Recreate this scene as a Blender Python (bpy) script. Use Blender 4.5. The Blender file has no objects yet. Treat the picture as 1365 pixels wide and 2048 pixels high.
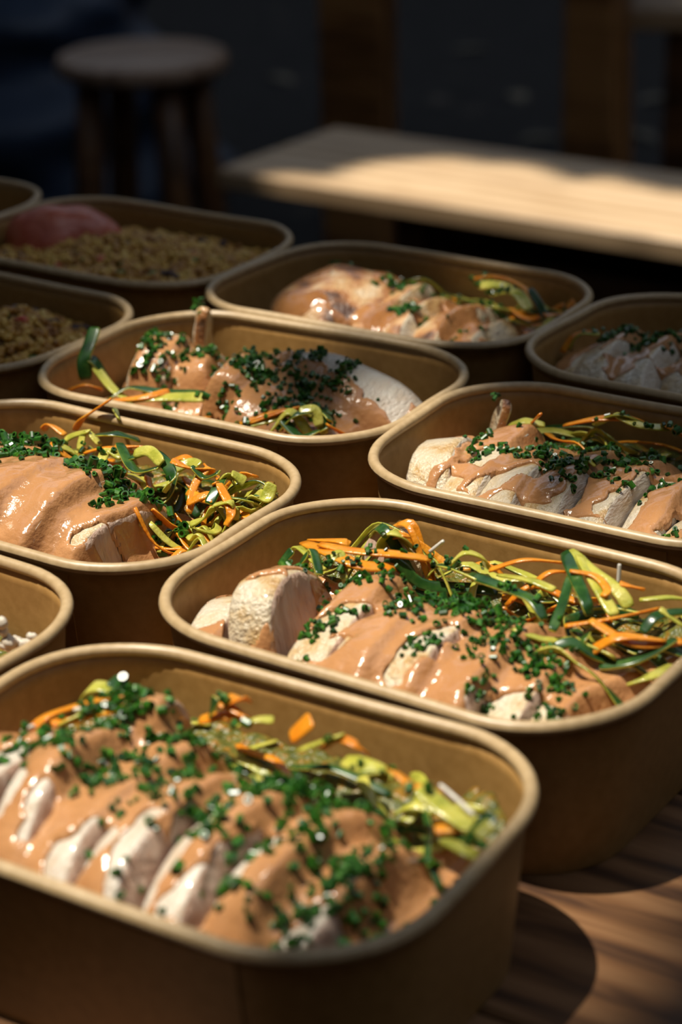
import bpy, math, random
import numpy as np
from mathutils import Vector, Matrix
from mathutils.bvhtree import BVHTree
R = math.radians
rng = np.random.default_rng(7)
random.seed(7)
scene = bpy.context.scene
COL = scene.collection

# ------------------------------------------------------------------ camera, world, sun, exposure
TABLE_Z = 0.75
BOX_H = 0.0543                       # rim centre above the table top
CAM_Z = TABLE_Z + BOX_H + 0.30308
PITCH, ROLL, FPX = 0.408337, -0.0250046, 4238.72
cam_d = bpy.data.cameras.new('camera')
cam = bpy.data.objects.new('camera', cam_d); COL.objects.link(cam)
cam.matrix_world = Matrix.Translation((0, 0, CAM_Z)) @ Matrix.Rotation(math.pi/2 - PITCH, 4, 'X') @ Matrix.Rotation(ROLL, 4, 'Z')
cam_d.sensor_fit = 'VERTICAL'; cam_d.sensor_height = 36.0; cam_d.sensor_width = 24.0
cam_d.lens = FPX*36/2048
cam_d.clip_start = 0.02; cam_d.clip_end = 60
cam_d.dof.use_dof = True
cam_d.dof.focus_distance = 0.775
cam_d.dof.aperture_fstop = 9.0
scene.camera = cam

world = bpy.data.worlds.new('world'); scene.world = world; world.use_nodes = True
bg = world.node_tree.nodes['Background']
bg.inputs['Color'].default_value = (0.74, 0.84, 1.0, 1); bg.inputs['Strength'].default_value = 0.72

SUN_L = Vector((-0.31, 0.055, 1.0)).normalized()     # towards the sun (from the box shadows on the table)
sun_d = bpy.data.lights.new('sun', 'SUN'); sun_d.energy = 6.5; sun_d.angle = R(0.53); sun_d.color = (1.0, 0.93, 0.80)
sun = bpy.data.objects.new('sun', sun_d); COL.objects.link(sun)
sun.rotation_euler = SUN_L.to_track_quat('Z', 'Y').to_euler(); sun.location = (-2, 0, 6)

vs = scene.view_settings
vs.view_transform = 'Standard'; vs.look = 'None'; vs.gamma = 1.0; vs.exposure = 0.0; vs.use_curve_mapping = False
scene.cycles.use_denoising = True
scene.cycles.max_bounces = 8
scene.cycles.sample_clamp_indirect = 4.0

# ------------------------------------------------------------------ pixel <-> place
def ray(px, py):
    x = (px - 682.5)/FPX; y = -(py - 1024)/FPX
    c, s = math.cos(ROLL), math.sin(ROLL); x, y = c*x - s*y, s*x + c*y
    cp, sp = math.cos(PITCH), math.sin(PITCH)
    return Vector((x, cp + y*sp, -sp + y*cp))
def at(px, py, z):
    d = ray(px, py); return Vector((0, 0, CAM_Z)) + d*((z - CAM_Z)/d.z)
def at_y(px, py, y):
    d = ray(px, py); return Vector((0, 0, CAM_Z)) + d*(y/d.y)

# ------------------------------------------------------------------ helpers
def tag(o, label=None, cat=None, group=None, kind=None):
    if label: o['label'] = label
    if cat: o['category'] = cat
    if group: o['group'] = group
    if kind: o['kind'] = kind
    return o
def mk(name, verts, faces, mats, parent=None, smooth=True, midx=None):
    me = bpy.data.meshes.new(name)
    me.from_pydata([tuple(v) for v in verts], [], [tuple(f) for f in faces])
    for m in (mats if isinstance(mats, (list, tuple)) else [mats]): me.materials.append(m)
    if midx is not None: me.polygons.foreach_set('material_index', np.asarray(midx, dtype=np.int32))
    if smooth: me.polygons.foreach_set('use_smooth', np.ones(len(me.polygons), dtype=bool))
    me.update()
    o = bpy.data.objects.new(name, me); COL.objects.link(o)
    if parent is not None: o.parent = parent
    return o
def empty(name, loc, rz=0):
    o = bpy.data.objects.new(name, None); COL.objects.link(o)
    o.location = loc; o.rotation_euler = (0, 0, rz); o.empty_display_size = 0.02
    return o
def boxm(cx, cy, cz, sx, sy, sz, bev=0.0):
    """a chamfered box, 24 verts"""
    x, y, z = sx/2, sy/2, sz/2; b = min(bev, x*.9, y*.9, z*.9)
    if b <= 0:
        v = [(cx+i*x, cy+j*y, cz+k*z) for i in (-1, 1) for j in (-1, 1) for k in (-1, 1)]
        f = [(0,1,3,2),(4,6,7,5),(0,4,5,1),(2,3,7,6),(0,2,6,4),(1,5,7,3)]
        return v, f
    v = []; f = []
    idx = {}
    for i in (-1, 1):
        for j in (-1, 1):
            for k in (-1, 1):
                for ax in range(3):
                    p = [i*(x-b), j*(y-b), k*(z-b)]
                    p[ax] = (i*x, j*y, k*z)[ax]
                    idx[(i, j, k, ax)] = len(v); v.append((cx+p[0], cy+p[1], cz+p[2]))
    I = idx
    def quad(q): f.append(q)
    for s in (-1, 1):
        quad([I[(s,-1,-1,0)], I[(s,1,-1,0)], I[(s,1,1,0)], I[(s,-1,1,0)]][::s])
        quad([I[(-1,s,-1,1)], I[(1,s,-1,1)], I[(1,s,1,1)], I[(-1,s,1,1)]][::-s])
        quad([I[(-1,-1,s,2)], I[(1,-1,s,2)], I[(1,1,s,2)], I[(-1,1,s,2)]][::s])
    for i in (-1, 1):
        for j in (-1, 1):
            quad([I[(i,j,-1,0)], I[(i,j,-1,1)], I[(i,j,1,1)], I[(i,j,1,0)]][::i*j])
            quad([I[(i,-1,j,0)], I[(i,-1,j,2)], I[(i,1,j,2)], I[(i,1,j,0)]][::-i*j])
            quad([I[(-1,i,j,1)], I[(-1,i,j,2)], I[(1,i,j,2)], I[(1,i,j,1)]][::i*j])
            for k in (-1, 1):
                quad([I[(i,j,k,0)], I[(i,j,k,1)], I[(i,j,k,2)]][::i*j*k])
    return v, f
def add(vf, name, mat, parent=None, smooth=False): return mk(name, vf[0], vf[1], mat, parent, smooth)

def vnoise(x, y, s=1.0, seed=0):
    """smooth value noise in [-1,1] on arrays"""
    x = np.asarray(x, float)*s + 17.3*seed; y = np.asarray(y, float)*s - 9.1*seed
    xi = np.floor(x).astype(int); yi = np.floor(y).astype(int); fx = x-xi; fy = y-yi
    fx = fx*fx*(3-2*fx); fy = fy*fy*(3-2*fy)
    def h(a, b):
        n = (a*374761393 + b*668265263 + seed*982451653) & 0xffffffff
        n = ((n ^ (n >> 13))*1274126177) & 0xffffffff
        return ((n ^ (n >> 16)) & 0xffff)/32767.5 - 1
    return (h(xi, yi)*(1-fx) + h(xi+1, yi)*fx)*(1-fy) + (h(xi, yi+1)*(1-fx) + h(xi+1, yi+1)*fx)*fy
def gauss(a, sig):
    k = int(3*sig)+1; w = np.exp(-np.arange(-k, k+1)**2/(2*sig*sig)); w /= w.sum()
    p = np.pad(a, k, mode='edge')
    p = sum(w[i]*p[i:i+a.shape[0], :] for i in range(2*k+1))
    return sum(w[i]*p[:, i:i+a.shape[1]] for i in range(2*k+1))
def sstep(a, b, x):
    t = np.clip((x-a)/(b-a), 0, 1); return t*t*(3-2*t)

# ------------------------------------------------------------------ materials
def nt(name):
    m = bpy.data.materials.new(name); m.use_nodes = True
    return m, m.node_tree.nodes, m.node_tree.links, m.node_tree.nodes['Principled BSDF']
def ramp(N, stops):
    r = N.new('ShaderNodeValToRGB'); e = r.color_ramp.elements
    e[0].position, e[0].color = stops[0][0], (*stops[0][1], 1)
    e[1].position, e[1].color = stops[-1][0], (*stops[-1][1], 1)
    for p, c in stops[1:-1]:
        n = e.new(p); n.color = (*c, 1)
    return r
def noise_mat(name, stops, scale, rough=.5, spec=.5, bump=0, bscale=None, bdist=.001, stretch=None, detail=4, coord='Object', coat=0, sss=0, rand=0, rough_var=0, transm=0, sss_r=(.004,.002,.001)):
    m, N, L, B = nt(name)
    tc = N.new('ShaderNodeTexCoord'); mp = N.new('ShaderNodeMapping')
    if stretch: mp.inputs['Scale'].default_value = stretch
    L.new(tc.outputs[coord], mp.inputs['Vector'])
    if rand:
        oi = N.new('ShaderNodeObjectInfo'); cx = N.new('ShaderNodeCombineXYZ'); mu = N.new('ShaderNodeMath'); mu.operation = 'MULTIPLY'; mu.inputs[1].default_value = rand
        L.new(oi.outputs['Random'], mu.inputs[0])
        for k in range(3): L.new(mu.outputs[0], cx.inputs[k])
        L.new(cx.outputs[0], mp.inputs['Location'])
    n = N.new('ShaderNodeTexNoise'); n.inputs['Scale'].default_value = scale; n.inputs['Detail'].default_value = detail
    L.new(mp.outputs[0], n.inputs['Vector'])
    r = ramp(N, stops); L.new(n.outputs['Fac'], r.inputs[0]); L.new(r.outputs[0], B.inputs['Base Color'])
    B.inputs['Roughness'].default_value = rough; B.inputs['Specular IOR Level'].default_value = spec
    if coat: B.inputs['Coat Weight'].default_value = coat; B.inputs['Coat Roughness'].default_value = .06
    if sss:
        B.inputs['Subsurface Weight'].default_value = sss; B.inputs['Subsurface Radius'].default_value = sss_r; B.inputs['Subsurface Scale'].default_value = 1.0
    if bump:
        n2 = N.new('ShaderNodeTexNoise'); n2.inputs['Scale'].default_value = bscale or scale*3; n2.inputs['Detail'].default_value = 3
        L.new(mp.outputs[0], n2.inputs['Vector'])
        b = N.new('ShaderNodeBump'); b.inputs['Strength'].default_value = bump; b.inputs['Distance'].default_value = bdist
        L.new(n2.outputs['Fac'], b.inputs['Height']); L.new(b.outputs[0], B.inputs['Normal'])
    return m

M = {}
M['kraft'] = noise_mat('kraft_paper', [(.25,(.285,.152,.042)),(.5,(.335,.185,.056)),(.75,(.38,.215,.07))], 260, rough=.48, spec=.4, bump=.12, bscale=900, bdist=.0003, detail=6)
M['kraft_rim'] = noise_mat('kraft_rim', [(.25,(.37,.255,.125)),(.5,(.43,.30,.155)),(.75,(.49,.355,.195))], 300, rough=.40, spec=.55, bump=.10, bscale=700, bdist=.0003, detail=6)
M['meat_out'] = noise_mat('roasted_chicken_surface', [(.30,(.60,.53,.42)),(.50,(.58,.47,.31)),(.62,(.50,.32,.13)),(.78,(.26,.10,.03))], 75, rough=.36, spec=.55, bump=1.0, bscale=520, bdist=.0014, rand=3, sss=.06, coat=.35)
M['meat_sear'] = noise_mat('seared_chicken_surface', [(.28,(.60,.46,.30)),(.40,(.54,.32,.14)),(.51,(.38,.155,.048)),(.64,(.09,.036,.015))], 70, rough=.34, spec=.6, bump=1.0, bscale=500, bdist=.0014, rand=3, coat=.4)
M['meat_cut'] = noise_mat('chicken_flesh', [(.3,(.42,.26,.18)),(.5,(.52,.36,.27)),(.7,(.58,.45,.36))], 240, rough=.42, spec=.5, bump=1.0, bscale=520, bdist=.0012, stretch=(1,1,.25), rand=3, sss=.06, coat=.2)
M['meat_white'] = noise_mat('pale_chicken_flesh', [(.26,(.48,.36,.24)),(.42,(.57,.48,.38)),(.7,(.62,.56,.47))], 200, rough=.38, spec=.5, bump=1.0, bscale=700, bdist=.0009, stretch=(1,.35,1), rand=3, sss=.06, coat=.3)
M['sauce'] = noise_mat('tan_sauce', [(.3,(.42,.195,.076)),(.55,(.465,.225,.09)),(.75,(.51,.255,.11))], 55, rough=.20, spec=.5, bump=.45, bscale=330, bdist=.0014, detail=3, coat=.45, sss=.05, sss_r=(.003,.0015,.0007))
M['chive'] = noise_mat('chive_green', [(.28,(.004,.030,.002)),(.46,(.011,.065,.004)),(.60,(.032,.130,.009)),(.78,(.12,.27,.03))], 320, rough=.30, spec=.6, rand=8)
M['carrot'] = noise_mat('carrot_orange', [(.3,(.60,.175,.006)),(.6,(.66,.25,.012)),(.8,(.68,.33,.03))], 120, rough=.30, spec=.5, bump=.6, bscale=500, bdist=.0008, rand=5, sss=.25, sss_r=(.003,.0015,.0003), coat=.3)
M['zuc'] = noise_mat('zucchini_flesh', [(.3,(.26,.28,.028)),(.5,(.42,.40,.058)),(.72,(.56,.50,.11)),(.85,(.62,.55,.24))], 130, rough=.28, spec=.5, bump=.6, bscale=500, bdist=.0008, rand=5, sss=.25, sss_r=(.003,.003,.0008), coat=.3)
M['zuc_skin'] = noise_mat('zucchini_skin', [(.3,(.006,.030,.006)),(.55,(.018,.066,.010)),(.8,(.07,.14,.022))], 130, rough=.27, spec=.55, rand=5)
M['noodle'] = noise_mat('white_noodle', [(.3,(.55,.52,.44)),(.7,(.63,.60,.53))], 100, rough=.3)
M['glaze'] = noise_mat('brown_glaze', [(.3,(.26,.105,.032)),(.55,(.36,.16,.055)),(.75,(.44,.22,.09))], 70, rough=.16, spec=.55, bump=.5, bscale=260, bdist=.0014, coat=.5)
M['bed'] = noise_mat('vegetable_bed', [(.3,(.03,.05,.008)),(.5,(.12,.12,.02)),(.65,(.26,.12,.012)),(.8,(.22,.21,.05))], 260, rough=.35, bump=.9, bscale=300, bdist=.003)
M['grain'] = noise_mat('bulgur_grain', [(.30,(.20,.07,.012)),(.44,(.42,.20,.03)),(.58,(.60,.36,.07)),(.74,(.66,.48,.14))], 130, rough=.42)
M['grain_bed'] = noise_mat('bulgur_bed', [(.35,(.04,.018,.005)),(.55,(.14,.06,.012)),(.7,(.26,.14,.03))], 300, rough=.6, bump=.8, bscale=400, bdist=.002)
M['raisin'] = noise_mat('dark_raisin', [(.3,(.02,.01,.008)),(.7,(.09,.035,.025))], 200, rough=.4, bump=.6, bscale=400)
M['pepper'] = noise_mat('red_pepper_dice', [(.3,(.40,.03,.02)),(.7,(.62,.09,.05))], 150, rough=.35)
M['herb'] = noise_mat('green_herb', [(.3,(.03,.10,.02)),(.7,(.12,.24,.05))], 150, rough=.5)
M['pink'] = noise_mat('pink_red_spread', [(.3,(.40,.075,.04)),(.55,(.50,.125,.07)),(.75,(.56,.20,.13))], 90, rough=.35, spec=.5, bump=.6, bscale=160, bdist=.002)
M['crumb'] = noise_mat('white_crumb', [(.3,(.50,.42,.31)),(.7,(.62,.57,.49))], 200, rough=.5, bump=.5)

def wood_mat(name, dark, mid, light, scale=9, rough=.45, spec=.4, bump=.15, stretch=(1, 9, 9)):
    m, N, L, B = nt(name)
    tc = N.new('ShaderNodeTexCoord'); mp = N.new('ShaderNodeMapping'); mp.inputs['Scale'].default_value = stretch
    oi = N.new('ShaderNodeObjectInfo'); cx = N.new('ShaderNodeCombineXYZ'); mu = N.new('ShaderNodeMath'); mu.operation = 'MULTIPLY'; mu.inputs[1].default_value = 11
    L.new(oi.outputs['Random'], mu.inputs[0]); L.new(mu.outputs[0], cx.inputs[0]); L.new(mu.outputs[0], cx.inputs[1]); L.new(cx.outputs[0], mp.inputs['Location'])
    L.new(tc.outputs['Object'], mp.inputs['Vector'])
    n0 = N.new('ShaderNodeTexNoise'); n0.inputs['Scale'].default_value = scale; n0.inputs['Detail'].default_value = 6; n0.inputs['Distortion'].default_value = 1.2
    L.new(mp.outputs[0], n0.inputs['Vector'])
    wv = N.new('ShaderNodeTexWave'); wv.wave_type = 'BANDS'; wv.bands_direction = 'Y'; wv.inputs['Scale'].default_value = scale*.16; wv.inputs['Distortion'].default_value = 9; wv.inputs['Detail'].default_value = 4; wv.inputs['Detail Scale'].default_value = 1.1
    L.new(mp.outputs[0], wv.inputs['Vector'])
    mx = N.new('ShaderNodeMix'); mx.data_type = 'FLOAT'; mx.inputs[0].default_value = .30
    L.new(n0.outputs['Fac'], mx.inputs[2]); L.new(wv.outputs['Fac'], mx.inputs[3])
    r = ramp(N, [(.33, dark), (.50, mid), (.66, light)]); L.new(mx.outputs[0], r.inputs[0]); L.new(r.outputs[0], B.inputs['Base Color'])
    B.inputs['Roughness'].default_value = rough; B.inputs['Specular IOR Level'].default_value = spec
    b = N.new('ShaderNodeBump'); b.inputs['Strength'].default_value = bump; b.inputs['Distance'].default_value = .0008
    L.new(mx.outputs[0], b.inputs['Height']); L.new(b.outputs[0], B.inputs['Normal'])
    return m
M['table_wood'] = wood_mat('table_wood', (.05,.022,.010), (.14,.064,.025), (.20,.10,.043), scale=13)
M['bench_wood'] = wood_mat('bench_wood', (.40,.26,.14), (.54,.37,.21), (.62,.45,.28), scale=6, rough=.4)
M['dark_wood'] = wood_mat('dark_wood', (.05,.022,.008), (.10,.043,.014), (.15,.066,.022), scale=6)
M['post_wood'] = wood_mat('post_wood', (.15,.065,.02), (.28,.125,.04), (.38,.18,.06), scale=6)
M['stool_wood'] = wood_mat('stool_seat_wood', (.20,.125,.08), (.31,.20,.135), (.38,.26,.18), scale=7)
M['ground'] = noise_mat('dark_asphalt', [(.3,(.011,.0108,.0115)),(.6,(.019,.0185,.0195)),(.8,(.030,.028,.029))], 14, rough=.8, spec=.15, bump=.3, bscale=160, bdist=.003, detail=8)
M['cloth'] = noise_mat('dark_blue_cloth', [(.3,(.016,.028,.055)),(.7,(.05,.075,.13))], 8, rough=.45, spec=.4, bump=.4, bscale=30, bdist=.01)
M['leaf'] = noise_mat('tree_leaf', [(.3,(.03,.08,.015)),(.7,(.07,.15,.03))], 5, rough=.5)
M['bark'] = noise_mat('tree_bark', [(.3,(.05,.035,.025)),(.7,(.12,.09,.065))], 20, rough=.85, bump=.8, bscale=30, bdist=.02)
M['dry_leaf'] = noise_mat('fallen_leaf', [(.3,(.06,.05,.03)),(.7,(.11,.095,.06))], 20, rough=.7)
M['plaster'] = noise_mat('dark_wall', [(.3,(.035,.030,.027)),(.7,(.06,.052,.046))], 3, rough=.9, bump=.3, bscale=40, bdist=.004)

# ------------------------------------------------------------------ setting: floor, and unseen walls added to block low sky light
TH = R(-33)                                  # the table, the boxes and the bench share this direction
g = add(boxm(0, 5.3, -.05, 7.6, 14, .1), 'floor', M['ground']); tag(g, 'dark grey paved ground of the shaded yard', None, None, 'structure')
wl = add(boxm(0, -1.4, 2.3, 7.2, .2, 4.6), 'added_wall_back', M['plaster']); tag(wl, 'added dark wall behind the camera, unseen, blocking low sky light', None, None, 'structure')  # added wall, keeps low sky light off the box fronts
for sx, sd in ((-1, 'left'), (1, 'right')):
    wl = add(boxm(sx*3.7, 5.3, 2.3, .2, 13.6, 4.6), 'added_wall_' + sd, M['plaster']); tag(wl, 'added dark wall along the %s side, unseen, blocking low sky light' % sd, None, None, 'structure')  # added side walls, cut the horizon light
wl = add(boxm(0, 12.0, 2.3, 7.2, .2, 4.6), 'added_wall_front', M['plaster']); tag(wl, 'added dark wall far behind the benches, unseen, blocking low sky light', None, None, 'structure')  # added end wall, leaves the sky open only overhead

# ------------------------------------------------------------------ unseen tree, added and shaped to shade the table
CAN_Z = 4.75
def down_to(p, z): return p - SUN_L*((p.z - z)/SUN_L.z)
RIM_Z = TABLE_Z + BOX_H
def inpoly(x, y, poly):
    x = np.asarray(x); y = np.asarray(y); ins = np.zeros(x.shape, bool); n = len(poly)
    for i in range(n):
        x0, y0 = poly[i]; x1, y1 = poly[(i+1) % n]
        c = ((y0 > y) != (y1 > y)) & (x < (x1-x0)*(y-y0)/(y1-y0+1e-12)+x0)
        ins ^= c
    return ins
def polydist(x, y, poly):
    d = np.full(np.shape(x), 1e9); n = len(poly)
    for i in range(n):
        x0, y0 = poly[i]; x1, y1 = poly[(i+1) % n]
        ex, ey = x1-x0, y1-y0; L2 = ex*ex+ey*ey+1e-12
        t = np.clip(((x-x0)*ex+(y-y0)*ey)/L2, 0, 1)
        d = np.minimum(d, np.hypot(x-x0-t*ex, y-y0-t*ey))
    return d
def ground_poly(px, z): return [tuple((at(a, b, z) + SUN_L*((CAN_Z - z)/SUN_L.z))[:2]) for a, b in px]
GAPS = [   # openings shaped in the added crown to place the sun patches, and light passed
 (ground_poly([(-300,815),(120,835),(420,835),(700,890),(740,960),(900,1010),(1150,1070),(1500,1130),(1500,1250),(1340,1400),(1230,1510),(1110,1610),(870,1720),(620,1790),(350,1890),(-300,2040)], RIM_Z), 1.0, .012),
 (ground_poly([(40,660),(250,590),(450,560),(700,600),(985,670),(1010,790),(760,930),(700,890),(420,835),(40,835)], RIM_Z), .43, .0),
 (ground_poly([(700,930),(800,860),(1150,880),(1500,960),(1500,1130),(1150,1070),(900,1010),(740,960)], RIM_Z), .80, .0),
 (ground_poly([(760,930),(800,800),(1000,760),(1500,840),(1500,960),(1150,880),(800,860)], RIM_Z), .38, .0),
 (ground_poly([(470,610),(680,490),(1000,505),(1160,590),(1020,690),(740,660)], RIM_Z), .46, .0),
 (ground_poly([(555,362),(640,355),(720,342),(850,326),(980,336),(1365,392),(1600,425),(1600,520),(1330,490),(1260,432),(1180,432),(1130,475),(950,470),(700,440),(560,400)], .45), 1.0, .024),
 (ground_poly([(1305,-120),(1560,-120),(1560,24),(1305,20)], .45), 1.0, .0),
]
tree = empty('added_shade_tree', (-2.9, 1.2, 0)); tag(tree, 'unseen leafy tree added above the yard to shade the table', 'tree')  # added out of view; its leaves are placed for the shade they cast
def tube(path, radii, n=8):
    v = []; f = []
    for i, p in enumerate(path):
        p = Vector(p); t = (Vector(path[min(i+1, len(path)-1)]) - Vector(path[max(i-1, 0)])).normalized()
        a = t.orthogonal().normalized(); b = t.cross(a)
        for k in range(n):
            th = 2*math.pi*k/n; v.append(p + (a*math.cos(th) + b*math.sin(th))*radii[i])
    for i in range(len(path)-1):
        for k in range(n): f.append((i*n+k, i*n+(k+1) % n, (i+1)*n+(k+1) % n, (i+1)*n+k))
    f.append(tuple(range(n))[::-1]); f.append(tuple(range((len(path)-1)*n, len(path)*n)))
    return v, f
add(tube([(0,0,0),(.03,.02,1.5),(-.02,.05,3.0),(.05,.0,4.4)], [.17,.14,.12,.09], 12), 'trunk', M['bark'], tree, True)
for dx, dy in ((1.2,1.6),(.4,-1.4),(.9,4.2),(-.9,2.6),(-.6,-.6)):
    add(tube([(0,.02,3.1),(dx*.4,dy*.4,4.2),(dx,dy,5.25)], [.07,.045,.02], 8), 'branch', M['bark'], tree, True)
def make_leaves(n, x0, x1, y0, y1, size, z0, z1):
    x = rng.uniform(x0, x1, n); y = rng.uniform(y0, y1, n); z = rng.uniform(z0, z1, n)
    # position of this leaf in the plane of CAN_Z as seen from the sun
    sx = x - SUN_L.x/SUN_L.z*(z - CAN_Z); sy = y - SUN_L.y/SUN_L.z*(z - CAN_Z)
    keep = np.ones(n, bool)
    for poly, T, dil in GAPS:
        ins = inpoly(sx, sy, poly)
        if T >= 1: ins |= polydist(sx, sy, poly) < dil + size*.16
        lam = -.5*math.log(max(T, 1e-4)) if T < 1 else 0      # the crown has two layers of leaves
        full = n*size*size*.55*.55/((x1-x0)*(y1-y0))*.85     # mean layers
        pk = min(1, lam/full) if T < 1 else 0
        keep &= ~(ins & (rng.random(n) > pk))
    x, y, z = x[keep], y[keep], z[keep]; n = len(x)
    az = rng.uniform(0, 2*np.pi, n); tl = rng.normal(0, .35, n); rl = rng.normal(0, .35, n); s = size*rng.uniform(.75, 1.25, n)
    u = np.stack([np.cos(az)*np.cos(tl), np.sin(az)*np.cos(tl), np.sin(tl)], 1)
    w = np.stack([-np.sin(az), np.cos(az), rl], 1); w /= np.linalg.norm(w, axis=1)[:, None]
    c = np.stack([x, y, z], 1)
    s = s[:, None]
    pts = np.stack([c - u*s*.5, c - u*s*.12 + w*s*.27, c + u*s*.22 + w*s*.22, c + u*s*.5, c + u*s*.22 - w*s*.22, c - u*s*.12 - w*s*.27], 1).reshape(-1, 3)
    return pts, [tuple(range(6*i, 6*i+6)) for i in range(n)]
tx, ty = tree.location.x, tree.location.y
lv = []; lf = []
for args in ((11000, -1.9, -.7, .1, 1.9, .075, 4.6, 4.9), (42000, -3.3, -.15, -.9, 8.0, .12, 4.9, 5.3), (9000, -.15, 2.2, 1.9, 8.0, .13, 4.95, 5.3)):  # last leaf layer added to darken the background
    p, fc = make_leaves(*args); o = len(lv); lv.extend(p - np.array([tx, ty, 0])); lf.extend([tuple(i+o for i in q) for q in fc])
lo = mk('foliage', lv, lf, M['leaf'], tree, False); lo['kind'] = 'stuff'

# ------------------------------------------------------------------ the table
def frame(u, n, z=0): 
    c, s = math.cos(TH), math.sin(TH); return Vector((c*u - s*n, s*u + c*n, z))
N_FAR, N_NEAR, U_L, U_R = .955, .155, -1.35, .35
tc_ = frame((U_L+U_R)/2, (N_FAR+N_NEAR)/2)
table = empty('dining_table', (tc_.x, tc_.y, 0), TH); tag(table, 'brown wooden plank table carrying the rows of boxes', 'table')
TW, TL = N_FAR-N_NEAR, U_R-U_L
npl = 6
for i in range(npl):
    w = TW/npl
    add(boxm(0, -TW/2 + w*(i+.5), TABLE_Z-.015, TL, w-.0016, .03, .0015), 'plank', M['table_wood'], table)
for sx in (-1, 1):
    for sy in (-1, 1): add(boxm(sx*(TL/2-.08), sy*(TW/2-.08), (TABLE_Z-.031)/2, .07, .07, TABLE_Z-.031, .004), 'leg', M['dark_wood'], table)
for sy in (-1, 1): add(boxm(0, sy*(TW/2-.08), TABLE_Z-.08, TL-.24, .025, .09, .002), 'apron', M['dark_wood'], table)
for sx in (-1, 1): add(boxm(sx*(TL/2-.08), 0, TABLE_Z-.08, .025, TW-.24, .09, .002), 'apron', M['dark_wood'], table)

# ------------------------------------------------------------------ background furniture
# sunlit bench
bl = at(432, 338, .45); br = at(1365, 482, .45); bd = (br-bl); bang = math.atan2(bd.y, bd.x)
BLEN, BWID = 1.25, .265
bux = Vector((math.cos(bang), math.sin(bang), 0)); buy = Vector((-math.sin(bang), math.cos(bang), 0))
bc = bl + bux*(BLEN/2) + buy*(BWID/2)
bench = empty('bench', (bc.x, bc.y, 0), bang); tag(bench, 'low wooden bench with a patch of sun on its seat', 'bench')
for k in range(2): add(boxm(0, (k-.5)*BWID/2, .45-.0125, BLEN, BWID/2-.002, .025, .003), 'seat_board', M['bench_wood'], bench)
add(boxm(.13, -.075, .2, BLEN-.26-.02, .022, .35, .002), 'side_panel', M['dark_wood'], bench)
add(boxm(.13, .085, .2, BLEN-.26-.02, .022, .35, .002), 'side_panel', M['dark_wood'], bench)
for sx in (-.36, .57): add(boxm(sx, 0, .2125, .035, .21, .425, .003), 'leg_panel', M['dark_wood'], bench)
# stool
st = at(283, 106, .455); stool = empty('stool', (st.x, st.y, 0), .3); tag(stool, 'round topped wooden stool behind the boxes', 'stool')
def disc(r, z0, z1, bev=.006, n=40):
    prof = [(0, z0), (r-bev*1.5, z0), (r, z0+bev), (r, z1-bev), (r-bev*.4, z1-bev*.4), (r-bev*1.5, z1), (0, z1)]
    v = []; f = []
    for (rr, zz) in prof:
        for k in range(n): v.append((rr*math.cos(2*math.pi*k/n), rr*math.sin(2*math.pi*k/n), zz))
    for i in range(len(prof)-1):
        for k in range(n): f.append((i*n+k, i*n+(k+1) % n, (i+1)*n+(k+1) % n, (i+1)*n+k))
    return v, f
add(disc(.135, .425, .455), 'seat', M['stool_wood'], stool, True)
for k in range(4):
    a = R(45+90*k) + R(-34); c, s = math.cos(a), math.sin(a)
    add(tube([(c*.088, s*.088, .43), (c*.105, s*.105, .22), (c*.125, s*.125, 0)], [.023, .025, .023], 10), 'leg', M['dark_wood'], stool, True)
for k in range(4):
    a0 = R(45+90*k-34); a1 = a0+R(90); h = .13 + .03*(k % 2)
    q = .112
    add(tube([(q*math.cos(a0), q*math.sin(a0), h), (q*math.cos(a1), q*math.sin(a1), h)], [.011, .011], 8), 'stretcher', M['dark_wood'], stool, True)
# tall table behind the bench: only its legs are in view
l1 = at_y(717, 120, 3.75); l2 = at_y(1196, 150, 3.55)
tt = empty('tall_table', ((l1.x+l2.x)/2, (l1.y+l2.y)/2, 0), math.atan2(l2.y-l1.y, l2.x-l1.x)); tag(tt, 'dark wooden table behind the bench, only its legs showing', 'table')
dl = math.hypot(l2.x-l1.x, l2.y-l1.y)
add(boxm(-dl/2, 0, .36, .125, .07, .72, .006), 'leg', M['post_wood'], tt)
v, f = boxm(dl/2, 0, .36, .095, .09, .72, .006)
v = [(x + (.012 if x > dl/2 else -.0)*(1 if z < .3 else -1.2), y, z) for x, y, z in v]
add((v, f), 'leg', M['post_wood'], tt)
for lp in (at_y(722, 120, 4.15), at_y(1206, 150, 3.98)):
    dx, dy = lp.x-tt.location.x, lp.y-tt.location.y; a = tt.rotation_euler.z; c, sn = math.cos(a), math.sin(a)
    add(boxm(c*dx+sn*dy, -sn*dx+c*dy, .36, .06, .06, .72, .006), 'leg', M['dark_wood'], tt)
for k in range(4): add(boxm(0, .21+(k-1.5)*.15, .735, dl+.4, .147, .03, .003), 'top_board', M['dark_wood'], tt)
# second bench in the right corner
b2 = at(1256, 22, .45)
bench2 = empty('bench', (b2.x, b2.y, 0), R(-12)); tag(bench2, 'second wooden bench cut off by the upper right corner', 'bench')
for k in range(2): add(boxm(.55, .07+.13*k, .4325, 1.1, .128, .035, .003), 'seat_board', M['bench_wood'], bench2)
for sx in (.09, 1.0): add(boxm(sx+.0, .135, .2075, .05, .22, .415, .003), 'leg_panel', M['dark_wood'], bench2)
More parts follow.
